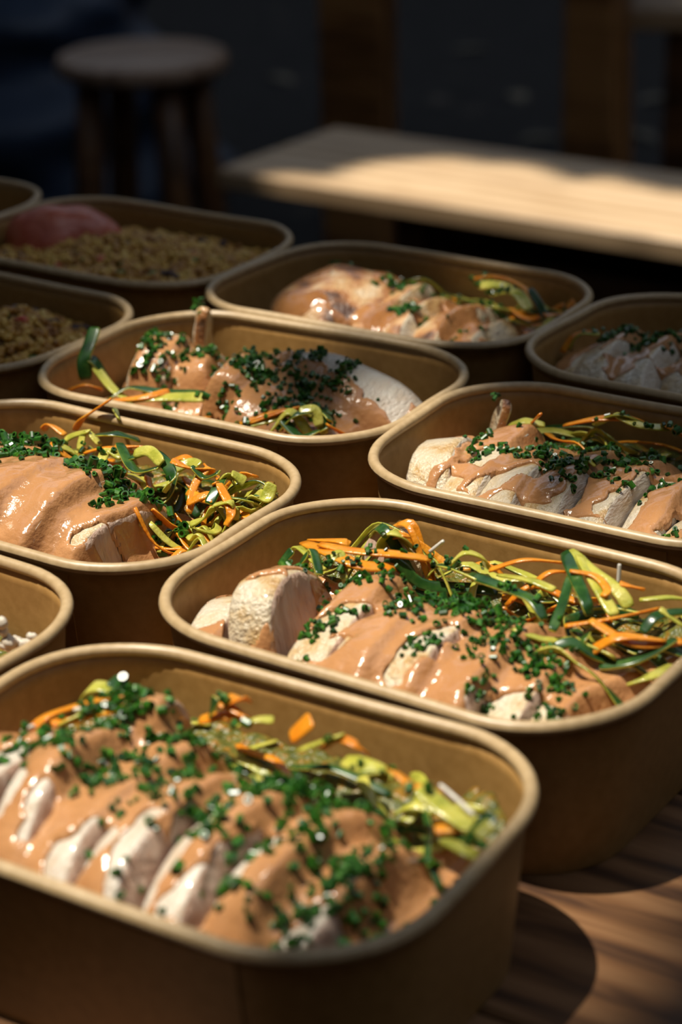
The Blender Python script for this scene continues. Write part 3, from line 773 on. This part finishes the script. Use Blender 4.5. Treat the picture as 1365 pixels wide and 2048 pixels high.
def add_slices(food, lst, mats, desc):
    n = len(lst)
    for i, a in enumerate(lst):
        mm = mats
        if isinstance(a[-1], list): mm = a[-1]; a = a[:-1]
        V, F, mi = slice_mesh(*a, seed=i*1.7+ord(food.key))
        # keep inside the box walls
        food.solid(V, F)
        pos = {0: 'leftmost', n-1: 'rightmost'}.get(i, ['', 'second', 'third', 'fourth', 'fifth', 'sixth', 'seventh', 'eighth', 'ninth'][i] + ' from the left' if i < 9 else '')
        lab = '%s of the %s in the %s' % (pos, desc, SHORT[food.key])
        food_obj('chicken_slice', food.key, V, F, mm, lab, 'chicken slice', 'chicken slices in the %s' % WHICH[food.key], None, True, mi)
def cover_field(food, bias, front=None, bare=(), seed=1, namp=.22, back=None, extra=()):
    c = np.full(XX.shape, bias) + namp*vnoise(XX, YY, .07, seed) + namp*.5*vnoise(XX, YY, .17, seed+1)
    if front is not None: c -= sstep(front[0], front[1], YY)*front[2]      # front=(y_start, y_end(lower), amount)
    if back is not None: c -= sstep(back[0], back[1], YY)*back[2]
    for (p0, p1, hw) in bare:
        a = L(food.key, *p0); b = L(food.key, *p1)
        d = seg_dist((a.x, a.y), (b.x, b.y)) + 2.4*vnoise(XX, YY, .13, seed+3) + 1.0*vnoise(XX, YY, .35, seed+6)
        c = np.minimum(c, sstep(hw-1.8, hw+1.8, d)*1.0)
    for (p0, p1, hw) in extra:
        a = L(food.key, *p0); b = L(food.key, *p1)
        d = seg_dist((a.x, a.y), (b.x, b.y)) + 1.3*vnoise(XX, YY, .2, seed+4)
        c = np.maximum(c, 1-sstep(hw-1.8, hw+1.8, d))
    return c
OUT, CUT, WHT, SEAR = M['meat_out'], M['meat_cut'], M['meat_white'], M['meat_sear']
def veg_bed(food, fn): food.bed(fn, M['bed'], 'vegetable_bed', 'bed of shredded vegetables under the chicken in the %s' % WHICH[food.key], 'vegetables')

# ---- A: the nearest box
fA = Food('A'); veg_bed(fA, lambda x, y: -30 + 14*sstep(20, 44, y) + 8*sstep(50, 72, x))
add_slices(fA, [(-67, -14, -34, 32, 32, 15, -14, 3), (-50, -13, -33, 37, 34, 16, -16, 2), (-31, -12, -32, 39, 35, 16, -17, 0), (-12, -11, -32, 40, 35, 16, -18, -1),
                (7, -11, -32, 41, 34, 16, -18, -3), (26, -10, -33, 41, 33, 16, -18, -4), (44, -10, -34, 39, 32, 15, -17, -6), (60, -9, -35, 31, 29, 12, -16, -8)], [WHT, CUT], 'sauced chicken slices')
V, F, mi = slice_mesh(-32, 24, -26, 12, 32, 17, -6, 10, seed=4.2); fA.solid(V, F)
food_obj('chicken_chunk', 'A', V, F, [WHT, CUT], 'upright sauced chicken chunk at the back of the nearest box', 'chicken', None, None, True, mi)
fA.heights()
fA.sauce(cover_field(fA, .82, front=(-34, -48, .2), seed=21, back=(26, 40, .9), extra=[((330,1400,2),(345,1450,0),9)], bare=[
    ((0,1640,-10),(35,1545,-6),6.5), ((60,1700,-12),(95,1640,-8),3.8), ((140,1765,-14),(208,1705,-9),5.4), ((255,1810,-14),(312,1740,-9),6.6), ((345,1745,-10),(430,1645,-4),4.6), ((270,1720,-9),(300,1690,-8),3.0),
    ((360,1842,-14),(545,1685,-4),4.8), ((570,1895,-14),(640,1830,-8),6.4)]), 1.8, 'glossy tan sauce poured over the chicken in the nearest box')
fill_strips(fA, 13, [(x, 43 - .001*x*x) for x in range(-55, 60, 8)] + [(64, y) for y in range(20, 40, 6)], ['carrot', 'zuc', 'zuc', 'skin', 'carrot'])
for k, p, w in [('carrot', [(65,1485,-9),(100,1430,-3),(180,1404,2),(262,1430,-1)], 3.4), ('carrot', [(105,1470,-7),(150,1438,-3),(230,1436,0),(290,1445,-2)], 3.4),
    ('zuc', [(172,1410,-4),(182,1375,3),(225,1380,3),(240,1410,-2)], 5.5), ('skin', [(225,1400,-2),(255,1385,2),(285,1415,-3)], 5.5), ('zuc', [(120,1480,-8),(180,1455,-5),(240,1470,-6)], 4),
    ('carrot', [(400,1440,-6),(450,1432,-3),(500,1438,-4)], 3.6), ('carrot', [(430,1400,0),(470,1420,-1),(500,1440,-3)], 3.6), ('carrot', [(455,1412,-1),(500,1400,2)], 5.5), ('skin', [(420,1440,-4),(432,1395,3)], 3.4),
    ('zuc', [(470,1455,-3),(510,1440,0),(548,1440,0)], 4.2), ('carrot', [(582,1476,-4),(624,1438,2)], 5.6), ('carrot', [(645,1495,-4),(680,1478,0),(712,1490,0),(735,1512,-4)], 3.6), ('zuc', [(600,1500,-4),(660,1498,-3),(690,1510,-5)], 4),
    ('zuc', [(690,1520,-4),(740,1535,-2),(790,1560,-4)], 5), ('skin', [(720,1545,-3),(775,1555,-3)], 4), ('carrot', [(780,1565,-5),(840,1580,-2),(890,1590,-4)], 4.6), ('carrot', [(830,1585,-2),(910,1600,-4)], 3.5),
    ('zuc', [(840,1610,-5),(900,1625,-3),(950,1660,-4)], 6), ('skin', [(925,1695,-6),(955,1660,-1),(990,1630,2)], 4.6), ('zuc', [(890,1680,-6),(930,1700,-5),(955,1712,-6)], 4.2), ('zuc', [(955,1720,-8),(985,1680,-3)], 4), ('carrot', [(870,1660,-6),(960,1650,-5)], 3.6), ('noodle', [(880,1570,0),(915,1600,-2),(948,1640,-4)], 1.6), ('noodle', [(45,1480,-6),(68,1452,0)], 2.0), ('noodle', [(150,1440,-3),(185,1425,0)], 1.8)]:
    px_strip(fA, k, [(a, b, c+2.5) for a, b, c in p], w*1.15)
nA = chives(fA, [(235,1470,80,(6,5)),(250,1540,30,(9,6)),(150,1560,26,(12,5)),(330,1560,14,8),(500,1500,18,(9,5)),(560,1585,60,(6,5)),(640,1565,50,(6,5)),(430,1640,24,(4,5)),(720,1590,18,(9,6)),(620,1690,30,(8,6)),(700,1740,56,(7,6)),(560,1790,16,(8,5)),(450,1700,8,9),(770,1830,16,(8,5)),(300,1640,16,(13,7)),(780,1650,12,(8,6)),(60,1520,14,(7,5)),(500,1740,8,10),(180,1700,8,12),(620,1830,10,(9,5)),(400,1500,18,8)], individual=300, size=1.12)

# ---- B: right box behind the nearest one
fB = Food('B'); veg_bed(fB, lambda x, y: -30 + 15*sstep(16, 42, y) + 8*sstep(50, 72, x))
add_slices(fB, [(-67, -24, -34, 24, 26, 14, -12, 14, 0, [OUT, CUT]), (-49, -16, -34, 28, 36, 17, -12, 10, 0, [OUT, CUT]), (-23, -13, -33, 37, 31, 17, -13, 2), (-4, -12, -33, 38, 32, 17, -14, 0),
                (14, -11, -33, 39, 31, 17, -14, -2), (32, -11, -33, 40, 29, 17, -14, -3), (49, -10, -34, 40, 27, 15, -14, -5), (63, -6, -35, 32, 25, 12, -13, -8)], [OUT, CUT], 'sauced chicken slices')
V, F, mi = slice_mesh(-44, 36, -22, 12, 24, 13, 10, 60, seed=2.2); fB.solid(V, F)
food_obj('chicken_chunk', 'B', V, F, [OUT, CUT], 'sauced chicken chunk among the carrots at the back of the right box', 'chicken', None, None, True, mi)
fB.heights()
gap = [((585,1235,-6),(575,1290,-12),4.5), ((610,1180,-4),(590,1240,-8),3.5)]
fB.sauce(cover_field(fB, .86, front=(-36, -50, .2), seed=31, back=(24, 38, .9), bare=gap + [
    ((415,1240,-12),(480,1190,-8),9.0), ((490,1285,-15),(545,1225,-5),8.5), ((590,1325,-14),(715,1240,-6),6.0), ((640,1335,-14),(670,1310,-10),5), ((800,1378,-14),(878,1285,-4),5.6), ((960,1425,-14),(1070,1430,-13),6.4)]), 1.9,
    'glossy tan sauce poured over the chicken in the right box')
fill_strips(fB, 30, [(x, 40 - .001*x*x) for x in range(-55, 60, 8)]*2 + [(60, y) for y in range(0, 40, 6)], ['carrot', 'zuc', 'skin', 'zuc', 'skin'])
for k, p, w in [('carrot', [(608,1085,-4),(660,1105,0),(720,1130,0),(790,1135,-3)], 4.6), ('carrot', [(640,1100,-2),(710,1102,1),(790,1108,1),(860,1118,-3)], 4.2), ('carrot', [(620,1080,-6),(680,1082,-2),(700,1090,-3)], 3.6), ('skin', [(600,1130,-5),(625,1100,0),(640,1150,-3)], 3.6), ('zuc', [(580,1110,-8),(600,1095,-4),(650,1140,-3)], 4.5),
    ('zuc', [(762,1100,-4),(775,1068,3),(800,1070,3),(822,1098,-3)], 6), ('carrot', [(790,1085,-2),(815,1105,-3)], 4), ('noodle', [(860,1104,-3),(888,1082,2)], 2.2), ('skin', [(560,1130,-9),(585,1100,-4)], 4), ('zuc', [(655,1150,-5),(680,1120,-1),(690,1160,-5)], 3.5),
    ('zuc', [(900,1130,-5),(930,1105,0),(965,1115,-2),(975,1135,-6)], 5), ('skin', [(880,1130,-4),(910,1140,-3),(960,1165,-4)], 4), ('carrot', [(980,1140,-5),(1050,1120,0),(1130,1126,-2)], 3.6), ('carrot', [(1060,1175,-5),(1100,1145,0),(1145,1145,-1)], 3.8), ('skin', [(940,1150,-4),(1010,1175,0),(1065,1200,0),(1090,1240,-4)], 4.6), ('zuc', [(1000,1150,-4),(1060,1160,0),(1110,1180,-1)], 4.4),
    ('skin', [(1130,1105,4),(1150,1150,4),(1172,1200,2),(1180,1232,-2)], 4.8), ('zuc', [(1140,1102,4),(1180,1140,4),(1235,1180,1),(1260,1215,-3)], 5.2), ('skin', [(1105,1262,-4),(1125,1210,0),(1142,1150,3)], 3.8), ('zuc', [(1160,1130,2),(1200,1180,2),(1230,1230,-2)], 5), ('carrot', [(1140,1160,2),(1190,1160,3),(1215,1190,1),(1205,1215,-2)], 2.6),
    ('carrot', [(1130,1252,-3),(1220,1238,0),(1318,1218,-2)], 3.6), ('carrot', [(1180,1272,-5),(1270,1288,-4),(1370,1282,-6)], 4), ('skin', [(1285,1265,-4),(1315,1232,0),(1372,1222,-2)], 4.2), ('zuc', [(1255,1370,-10),(1310,1350,-7),(1350,1335,-9)], 4.6), ('carrot', [(1180,1310,-9),(1240,1300,-6),(1330,1310,-9)], 3.6), ('zuc', [(1280,1200,-2),(1340,1195,-1),(1380,1200,-4)], 3.6), ('noodle', [(1238,1165,-2),(1240,1128,4)], 1.8), ('skin', [(1200,1330,-11),(1270,1320,-8),(1350,1310,-10)], 5), ('skin', [(1150,1260,-6),(1180,1290,-7),(1230,1330,-10)], 5), ('carrot', [(1240,1185,-1),(1290,1180,0)], 3.2), ('zuc', [(1320,1240,-3),(1370,1255,-4)], 5)]:
    px_strip(fB, k, [(a, b, c+1.5) for a, b, c in p], w*(1.15 if k == 'carrot' else .95))
chives(fB, [(640,1150,16,(5,4)),(700,1170,22,(8,4)),(760,1150,18,(8,4)),(880,1190,40,(7,5)),(930,1220,60,(7,5)),(980,1240,40,(7,5)),(1010,1290,24,(5,5)),(1080,1310,34,(5,5)),(1110,1345,22,(4,4)),(1130,1390,22,(7,3)),(1180,1395,12,(5,3)),(800,1235,16,(4,3)),(840,1295,14,(3,3)),(965,1350,12,(3,3)),(900,1260,12,6),(600,1140,12,(4,3)),(690,1220,6,4),(1060,1400,10,(4,3)),(640,1240,16,(3,4)),(590,1290,8,3),(850,1130,12,(8,3)),(1000,1200,14,8),(820,1180,14,8),(900,1110,10,(6,3)),(960,1320,10,6)], size=.92)

# ---- C: left box with smooth sauce
fC = Food('C'); veg_bed(fC, lambda x, y: -30 + 16*sstep(18, 42, y) + 9*sstep(44, 70, x))
add_slices(fC, [(-62, -8, -34, 38, 32, 19, -9, 2), (-43, -9, -33, 40, 36, 20, -9, 1), (-23, -10, -33, 41, 39, 20, -9, 0), (-3, -11, -33, 40, 39, 20, -8, -2), (17, -12, -33, 38, 37, 20, -8, -4), (36, -14, -34, 33, 31, 17, -8, -7)], [OUT, CUT], 'sauce covered chicken slices')
fC.heights()
fC.sauce(cover_field(fC, .95, front=(-46, -54, .1), seed=41, back=(26, 38, .95), namp=.14, bare=[((155,1115,-13),(225,1065,-5),3.8)], extra=[((400,1050,-10),(470,1045,-12),5)]), 2.2, 'smooth tan sauce covering the chicken in the left box', soft=5.5)
fill_strips(fC, 52, [(x, 38) for x in range(-20, 60, 8)] + [(62, y) for y in range(-5, 36, 6)]*2, ['carrot', 'zuc', 'skin', 'zuc', 'carrot'], length=(24, 46))
for k, p, w in [('carrot', [(150,860,-6),(165,838,0),(190,820,4),(222,798,9)], 3.4), ('zuc', [(158,900,-3),(172,862,3),(200,890,-1)], 4), ('skin', [(195,882,0),(235,868,4),(278,880,0)], 6), ('carrot', [(170,905,-3),(220,895,1),(270,905,0)], 4.4), ('carrot', [(230,905,0),(290,895,2),(330,915,-1)], 4.2), ('zuc', [(200,930,-2),(215,900,1),(245,915,0)], 4.5),
    ('skin', [(255,918,1),(300,905,4),(330,925,4),(345,955,1),(328,985,-4)], 5.2), ('zuc', [(270,925,0),(300,920,2),(325,950,0)], 5), ('skin', [(240,900,1),(270,940,0),(320,970,-4)], 4.8), ('carrot', [(340,925,-2),(370,915,1),(395,935,-2)], 4.2), ('carrot', [(345,955,-2),(385,938,2),(430,945,0)], 5), ('carrot', [(378,1025,-8),(390,970,-2),(418,945,0)], 3.4), ('carrot', [(375,985,-5),(420,1000,-3),(440,980,-3)], 3.6), ('carrot', [(375,1020,-8),(410,1005,-5),(445,1012,-7)], 4), ('skin', [(418,1008,-4),(435,975,0),(450,950,1)], 4.6), ('carrot', [(440,995,-4),(462,1020,-4),(452,1052,-9)], 4), ('carrot', [(470,1008,-6),(492,1030,-8),(488,1052,-11)], 3.4), ('zuc', [(345,940,-1),(380,925,1),(400,955,-2)], 4.6), ('zuc', [(445,975,-2),(458,955,1),(470,970,-2)], 6), ('zuc', [(465,975,-3),(490,965,-1)], 6), ('skin', [(455,995,-4),(490,1000,-4),(520,1015,-8)], 6), ('zuc', [(500,1020,-8),(530,1000,-5),(545,990,-5)], 5.5), ('zuc', [(430,1045,-11),(465,1040,-9),(470,1055,-12)], 5), ('zuc', [(380,1050,-11),(410,1035,-8),(430,1050,-11)], 4.4), ('carrot', [(410,930,-2),(440,960,-2),(430,995,-4)], 3), ('skin', [(385,960,-2),(410,955,0),(440,965,-1)], 4), ('skin', [(232,850,-6),(238,838,4)], 2.6), ('carrot', [(85,860,-4),(100,850,-1),(130,870,-3)], 3.5), ('zuc', [(130,880,-3),(150,870,0),(180,890,-2)], 3.6)]:
    px_strip(fC, k, p, w*.95)
chives(fC, [(20,905,44,(6,5)),(70,910,44,(7,5)),(110,895,34,(6,4)),(30,945,22,(6,4)),(130,930,20,(7,4)),(160,975,14,(3,4)),(180,930,12,6),(215,965,12,(4,4)),(240,985,26,(5,5)),(290,980,12,(5,4)),(310,1000,10,(4,3)),(230,1015,6,3),(305,1040,5,4),(340,1020,4,3),(270,1085,18,(5,2)),(240,1110,6,3),(60,870,16,(7,3)),(250,1090,6,3),(180,1020,3,6),(340,1005,6,3),(90,960,6,8),(330,985,5,5)], size=1.3)

# ---- D: right box, half in shade
fD = Food('D'); veg_bed(fD, lambda x, y: -30 + 15*sstep(20, 42, y) + 6*sstep(50, 72, x))
add_slices(fD, [(-61, -10, -34, 33, 30, 18, -11, 12), (-41, -8, -33, 42, 32, 17, -14, 4), (-22, -8, -33, 43, 31, 17, -16, 1), (-3, -9, -33, 43, 31, 17, -16, 0), (16, -9, -33, 43, 30, 17, -16, -2), (35, -9, -33, 42, 30, 17, -16, -3), (53, -10, -34, 38, 27, 15, -16, -6)], [OUT, WHT], 'browned chicken slices')
fD.heights()
fD.sauce(cover_field(fD, .84, front=(-25, -40, .40), seed=51, back=(32, 44, .8), namp=.18, extra=[((925,960,-10),(950,990,-14),4), ((1110,985,-9),(1100,1030,-14),5), ((1205,985,-9),(1190,1040,-14),4.5), ((1325,1010,-9),(1300,1075,-14),5)],
    bare=[((815,960,-12),(875,880,-5),10.5), ((870,940,-10),(915,870,-3),8), ((905,1000,-15),(975,915,-5),5.5), ((960,1015,-15),(1050,970,-9),6.0), ((1130,1045,-15),(1205,975,-7),5), ((1215,1065,-15),(1310,985,-7),7.0), ((1340,1090,-15),(1365,1070,-13),5)]), 1.8, 'glossy tan sauce poured over the browned chicken in the half shaded box')
V, F, mi = slice_mesh(-62, 26, -12, 4, 17, 4, 18, 40, seed=3.3)
food_obj('chicken_scrap', 'D', V, F, [SEAR, OUT], 'browned chicken scrap sticking up in the half shaded box', 'chicken', None, None, True, mi); fD.raise_at(-60, 26, 4, 5)
fill_strips(fD, 14, [(x, 42) for x in range(-40, 60, 8)], ['carrot', 'zuc', 'zuc', 'skin'])
for k, p, w in [('carrot', [(1130,850,-5),(1190,838,0),(1250,836,1),(1290,846,-3)], 4.6), ('zuc', [(1230,858,-4),(1280,850,0),(1340,856,-2)], 5.5), ('carrot', [(1330,850,-2),(1350,860,0),(1380,880,-4)], 5.5), ('carrot', [(1058,850,-4),(1072,838,0),(1082,828,4)], 2.2), ('zuc', [(1020,850,-5),(1050,842,-2),(1090,850,-4)], 4.5), ('skin', [(1190,850,-4),(1240,845,0),(1300,852,-3)], 4), ('zuc', [(1170,925,0),(1195,930,0)], 4)]:
    px_strip(fD, k, p, w)
chives(fD, [(1190,880,44,(9,4)),(1150,860,14,(6,3)),(1080,900,14,(8,3)),(1090,920,20,(6,3)),(955,878,8,2.5),(985,900,8,(5,2)),(1110,942,10,(3,2)),(1150,950,12,(4,3)),(1200,945,6,5),(1260,870,20,(8,3)),(1340,885,30,(7,4)),(1300,880,12,6),(1230,925,10,(5,3)),(1290,945,8,(4,3)),(1320,970,8,(4,3)),(1345,1040,6,2.5),(1140,970,8,(3,3)),(1245,975,6,(4,2)),(990,830,6,2),(940,905,5,3),(1290,905,6,5),(1215,900,8,6)], size=1.05)

# ---- E: middle box
fE = Food('E'); veg_bed(fE, lambda x, y: -28 + 6*sstep(-20, 20, y) + 5*sstep(-40, -60, y))
V, F = blob_mesh(27, 22, -19, 53, 24, 21.5, yaw=-8, seed=1.1, amp=.045, pear=-.10); fE.solid(V, F)
food_obj('chicken_breast', 'E', V, F, [WHT], 'whole pale chicken slab along the back of the middle box', 'chicken')
add_slices(fE, [(-60, 12, -34, 20, 33, 18, 6, 12, 0, 3.6), (-37, 20, -32, 17, 28, 15, -10, 20, 0, 3.2), (-16, 3, -33, 22, 34, 14, 14, 8, 0, 3.6), (4, -4, -33, 24, 27, 17, 12, 4), (24, -9, -33, 22, 24, 17, 12, 0), (43, -13, -33, 20, 22, 17, 12, -4)], [OUT, WHT], 'sauced chicken chunks')
fE.heights()
fE.sauce(cover_field(fE, .92, front=(-40, -50, .3), seed=61, namp=.12, back=(30, 36, .6), bare=[((560,680,0),(690,725,0),9), ((690,735,-3),(835,805,-10),11), ((660,720,0),(780,760,-3),9), ((690,765,-5),(790,830,-12),8), ((620,715,0),(700,750,-3),7), ((428,762,-2),(445,722,3),2.2), ((300,668,0),(340,664,2),5)]), 2.0, 'glossy tan sauce over the chicken chunks in the middle box', soft=3.6)
fill_strips(fE, 12, [(x, -40) for x in range(-50, 60, 8)], ['carrot', 'zuc', 'skin', 'zuc'], length=(20, 40))
for k, p, w in [('skin', [(172,760,-6),(168,720,2),(180,685,8),(190,655,13)], 6.5), ('skin', [(160,755,-8),(185,748,-5),(220,765,-8)], 6), ('carrot', [(135,782,-10),(170,770,-6),(205,780,-8)], 4.5), ('skin', [(215,800,-9),(260,775,-5),(330,785,-5),(410,790,-8)], 5.5), ('zuc', [(250,805,-8),(320,795,-5),(410,795,-6)], 6.5), ('carrot', [(225,802,-8),(290,806,-7),(340,806,-9)], 3.4), ('zuc', [(190,760,-8),(230,785,-7),(270,805,-10)], 5),
    ('zuc', [(470,858,-10),(530,842,-6),(590,824,-3),(635,830,-4),(650,868,-10)], 5), ('skin', [(560,862,-9),(590,830,-2),(632,826,-2),(655,850,-6),(640,875,-11)], 4.5), ('zuc', [(540,865,-10),(580,850,-7),(620,868,-10)], 5), ('skin', [(565,870,-11),(600,872,-9),(640,878,-11)], 4.6), ('carrot', [(480,848,-8),(540,826,-4),(610,812,-4)], 4), ('carrot', [(500,856,-9),(570,836,-5),(600,832,-5)], 3.4), ('carrot', [(655,876,-11),(690,870,-11)], 3.6), ('skin', [(640,820,-4),(655,840,-5),(662,868,-10)], 4.5), ('zuc', [(600,855,-8),(630,850,-7),(640,870,-10)], 4.5), ('carrot', [(355,830,-9),(380,838,-9),(420,835,-10)], 4)]:
    px_strip(fE, k, p, w)
V, F, mi = slice_mesh(-58, 45, -18, 5, 24, 6, 6, 10, seed=5.1)
food_obj('chicken_scrap', 'E', V, F, [SEAR, OUT], 'chive topped chicken scrap standing at the back of the middle box', 'chicken', None, None, True, mi); fE.raise_at(-58, 45, 5, 6)
chives(fE, [(310,690,50,(6,6)),(325,715,24,(5,4)),(400,640,26,(2.5,3)),(375,660,16,(3,3)),(440,690,44,(9,4)),(490,705,40,(7,4)),(500,740,40,(5,6)),(540,740,26,(6,5)),(560,780,26,(5,5)),(600,760,26,(7,4)),(640,790,24,(6,4)),(690,750,16,(3,5)),(670,765,20,(5,4)),(600,735,10,6),(470,760,8,5),(460,800,10,(5,3)),(620,715,5,(4,2)),(765,820,9,(2,4)),(640,730,6,5),(510,815,6,4),(390,700,10,6),(440,770,6,3),(560,800,8,(6,3)),(410,770,4,3)], size=1.05, zref=0)

# ---- F: back box of seared chicken
fF = Food('F'); veg_bed(fF, lambda x, y: -30 + 12*sstep(24, 44, y) + 8*sstep(50, 70, x))
V, F = blob_mesh(-33, 4, -19, 37, 42, 22, yaw=0, seed=2.6, amp=.05); fF.solid(V, F)
food_obj('chicken_breast', 'F', V, F, [SEAR], 'uncut seared end of the chicken breast in the back box', 'chicken')
add_slices(fF, [(4, 0, -33, 40, 33, 16, -20, 6), (22, -2, -33, 40, 32, 16, -24, 4), (40, -4, -33, 38, 30, 16, -26, 2), (57, -6, -34, 32, 27, 14, -28, 0)], [SEAR, OUT], 'seared chicken slices')
fF.heights()
fF.sauce(cover_field(fF, .52, seed=71, namp=.5, front=(-22, -40, .35), back=(36, 46, .5)), .9, 'thin brown sauce glazing the seared chicken in the back box', mat=M['glaze'], soft=1.6)
fill_strips(fF, 10, [(x, 44) for x in range(0, 60, 8)] + [(64, y) for y in range(0, 40, 8)], ['carrot', 'zuc', 'skin'])
for k, p, w in [('carrot', [(945,560,0),(1000,555,3),(1050,575,1),(1075,610,-4)], 5), ('zuc', [(960,570,0),(1010,572,2),(1045,600,-2)], 6), ('zuc', [(985,590,-2),(1030,590,0),(1060,620,-4)], 6), ('carrot', [(1135,615,-6),(1150,603,-3)], 5), ('skin', [(1060,590,-2),(1080,610,-2),(1092,635,-6)], 4), ('carrot', [(1090,640,-7),(1120,628,-6)], 4)]:
    px_strip(fF, k, p, w)
chives(fF, [(700,522,18,(5,4)),(760,525,22,(8,4)),(830,540,26,(9,4)),(790,570,14,(4,5)),(860,570,12,6),(820,620,22,(4,4)),(940,580,16,(5,4)),(980,570,16,(5,4)),(1000,600,12,(5,4)),(1065,645,14,(4,4)),(670,545,5,4),(900,560,8,8),(930,640,4,4),(880,545,12,(8,3))], size=1.05)

# ---- G: shaded box at the right edge
fG = Food('G'); veg_bed(fG, lambda x, y: -30 + 12*sstep(24, 44, y))
add_slices(fG, [(-64, -8, -34, 32, 28, 15, -24, 10), (-46, -6, -33, 40, 33, 17, -28, 6), (-26, -6, -33, 42, 34, 18, -28, 4), (-5, -6, -33, 42, 34, 18, -28, 2), (16, -6, -33, 42, 33, 18, -28, 0), (37, -6, -33, 40, 31, 17, -28, -2), (56, -8, -34, 34, 28, 14, -28, -5)], [OUT, WHT], 'pale chicken slices')
fG.heights()
fG.sauce(cover_field(fG, .66, seed=81, front=(-16, -40, .35), back=(36, 46, .6), bare=[((1210,740,-10),(1290,680,-2),5), ((1160,740,-10),(1200,690,-4),4.5), ((1320,740,-8),(1365,700,-2),5)]), 1.6, 'tan sauce over the chicken in the shaded box at the right edge')
px_strip(fG, 'zuc', [(1140,700,-8),(1160,670,-1),(1200,668,0)], 5); px_strip(fG, 'carrot', [(1125,705,-9),(1150,675,-3),(1185,665,-2)], 4)
chives(fG, [(1250,668,26,(8,3)),(1200,678,8,4),(1330,660,30,(6,4)),(1350,650,24,6),(1300,690,14,6),(1365,690,16,5),(1290,700,8,4),(1240,675,10,6)], size=1.1)

# ---- K: cropped box at the left edge
fK = Food('K'); veg_bed(fK, lambda x, y: -26 + 4*sstep(0, 40, y))
add_slices(fK, [(20, -6, -32, 40, 28, 18, -20, 0), (40, -8, -32, 38, 27, 17, -20, -3), (58, -8, -33, 32, 22, 15, -20, -6)], [OUT, CUT], 'chicken slices')
fK.heights(); fK.sauce(cover_field(fK, .8, seed=91, back=(30, 44, .5)), 1.8, 'tan sauce in the cropped box at the left edge beside the nearest')
for i, (px, py, dz, r) in enumerate([(0,1245,0,3.0),(6,1262,-3,2.4),(18,1285,-7,3.4),(32,1283,-8,2.6),(44,1288,-9,3.2),(64,1272,-5,1.8),(12,1292,-8,2.6),(54,1288,-9,2.2)]):
    p = L('K', px, py, dz); V, F = blob_mesh(p.x, p.y, p.z, r, r*.8, r*.7, seed=i, n=10, m=7, amp=.15)
    food_obj('crumb', 'K', V, F, M['crumb'], 'white crumb along the sauce in the cropped box at the left edge', 'crumb', 'white crumbs in the cropped left box')

# ---- H and I: grain boxes
def ico(r):
    t = (1+5**.5)/2; v = np.array([(-1,t,0),(1,t,0),(-1,-t,0),(1,-t,0),(0,-1,t),(0,1,t),(0,-1,-t),(0,1,-t),(t,0,-1),(t,0,1),(-t,0,-1),(-t,0,1)])/math.hypot(1, t)
    f = [(0,11,5),(0,5,1),(0,1,7),(0,7,10),(0,10,11),(1,5,9),(5,11,4),(11,10,2),(10,7,6),(7,1,8),(3,9,4),(3,4,2),(3,2,6),(3,6,8),(3,8,9),(4,9,5),(2,4,11),(6,2,10),(8,6,7),(9,8,1)]
    return v*r, f
def grain_box(key, base, n, xmin, seed, where):
    f = Food(key); f.bed(base, M['grain_bed'], 'grain_bed', 'mound of cooked grains filling the %s' % WHICH[key], 'grains'); f.heights()
    iv, if_ = ico(1.0); V = []; F = []; nv = 0
    k = 0
    while k < n:
        x, y = rng.uniform(-76, 76), rng.uniform(-52, 52)
        z = float(f.zt(x, y))
        if x < xmin or z < -55 or wall_room(key, x, y, z) < 3: k += 1; continue
        r = rng.uniform(1.3, 2.7); Rm = rand_rot()
        V.append((iv*np.array([r*1.25, r, r*.85])) @ Rm.T + np.array([x, y, z + rng.uniform(-.3, 1.9)])); F += [tuple(i+nv for i in q) for q in if_]; nv += 12; k += 1
    food_obj('grains', key, np.concatenate(V), F, M['grain'], 'loose layer of cooked golden grains in the %s' % WHICH[key], 'grains', None, 'stuff')
    kinds = [('raisin', 'raisin', 'dark raisin', 3.0), ('pepper_dice', 'pepper', 'red pepper dice', 2.8), ('herb_bit', 'herb', 'green herb bit', 2.0)]
    for i in range(46):
        nm, mt, lb, r = kinds[(i*7) % 3 if i % 2 else 0 if i % 4 else 2]
        for _ in range(30):
            x, y = rng.uniform(-72, 72), rng.uniform(-48, 48); z = float(f.zt(x, y))
            if x >= xmin and z > -55 and wall_room(key, x, y, z) > 6: break
        Vb, Fb = blob_mesh(x, y, z+1.6, r*1.2, r*.9, r*.75, yaw=rng.uniform(0, 180), seed=i, n=10, m=7, amp=.14)
        food_obj(nm, key, Vb, Fb, M[mt], '%s on the grains in the %s' % (lb, WHICH[key]), lb.split()[-1], '%ss in the %s' % (lb, WHICH[key]))
    return f
fH = grain_box('H', lambda x, y: -15 + 12*np.exp(-((x-8)/60)**2 - ((y-4)/38)**2), 4200, -70, 1, '')
p0 = L('H', 130, 455, -2)
V, F = blob_mesh(p0.x-3, p0.y+3, -12, 31, 25, 22, yaw=20, seed=4, amp=.05, n=40, m=24)
food_obj('pink_spread', 'H', V, F, M['pink'], 'smooth pink-red spread heaped at the left end of the back left grain box', 'spread')
fI = grain_box('I', lambda x, y: -20 + 19*np.exp(-((x-26)/32)**2 - ((y-14)/34)**2), 3200, -20, 2, '')
print('chives in A', nA)
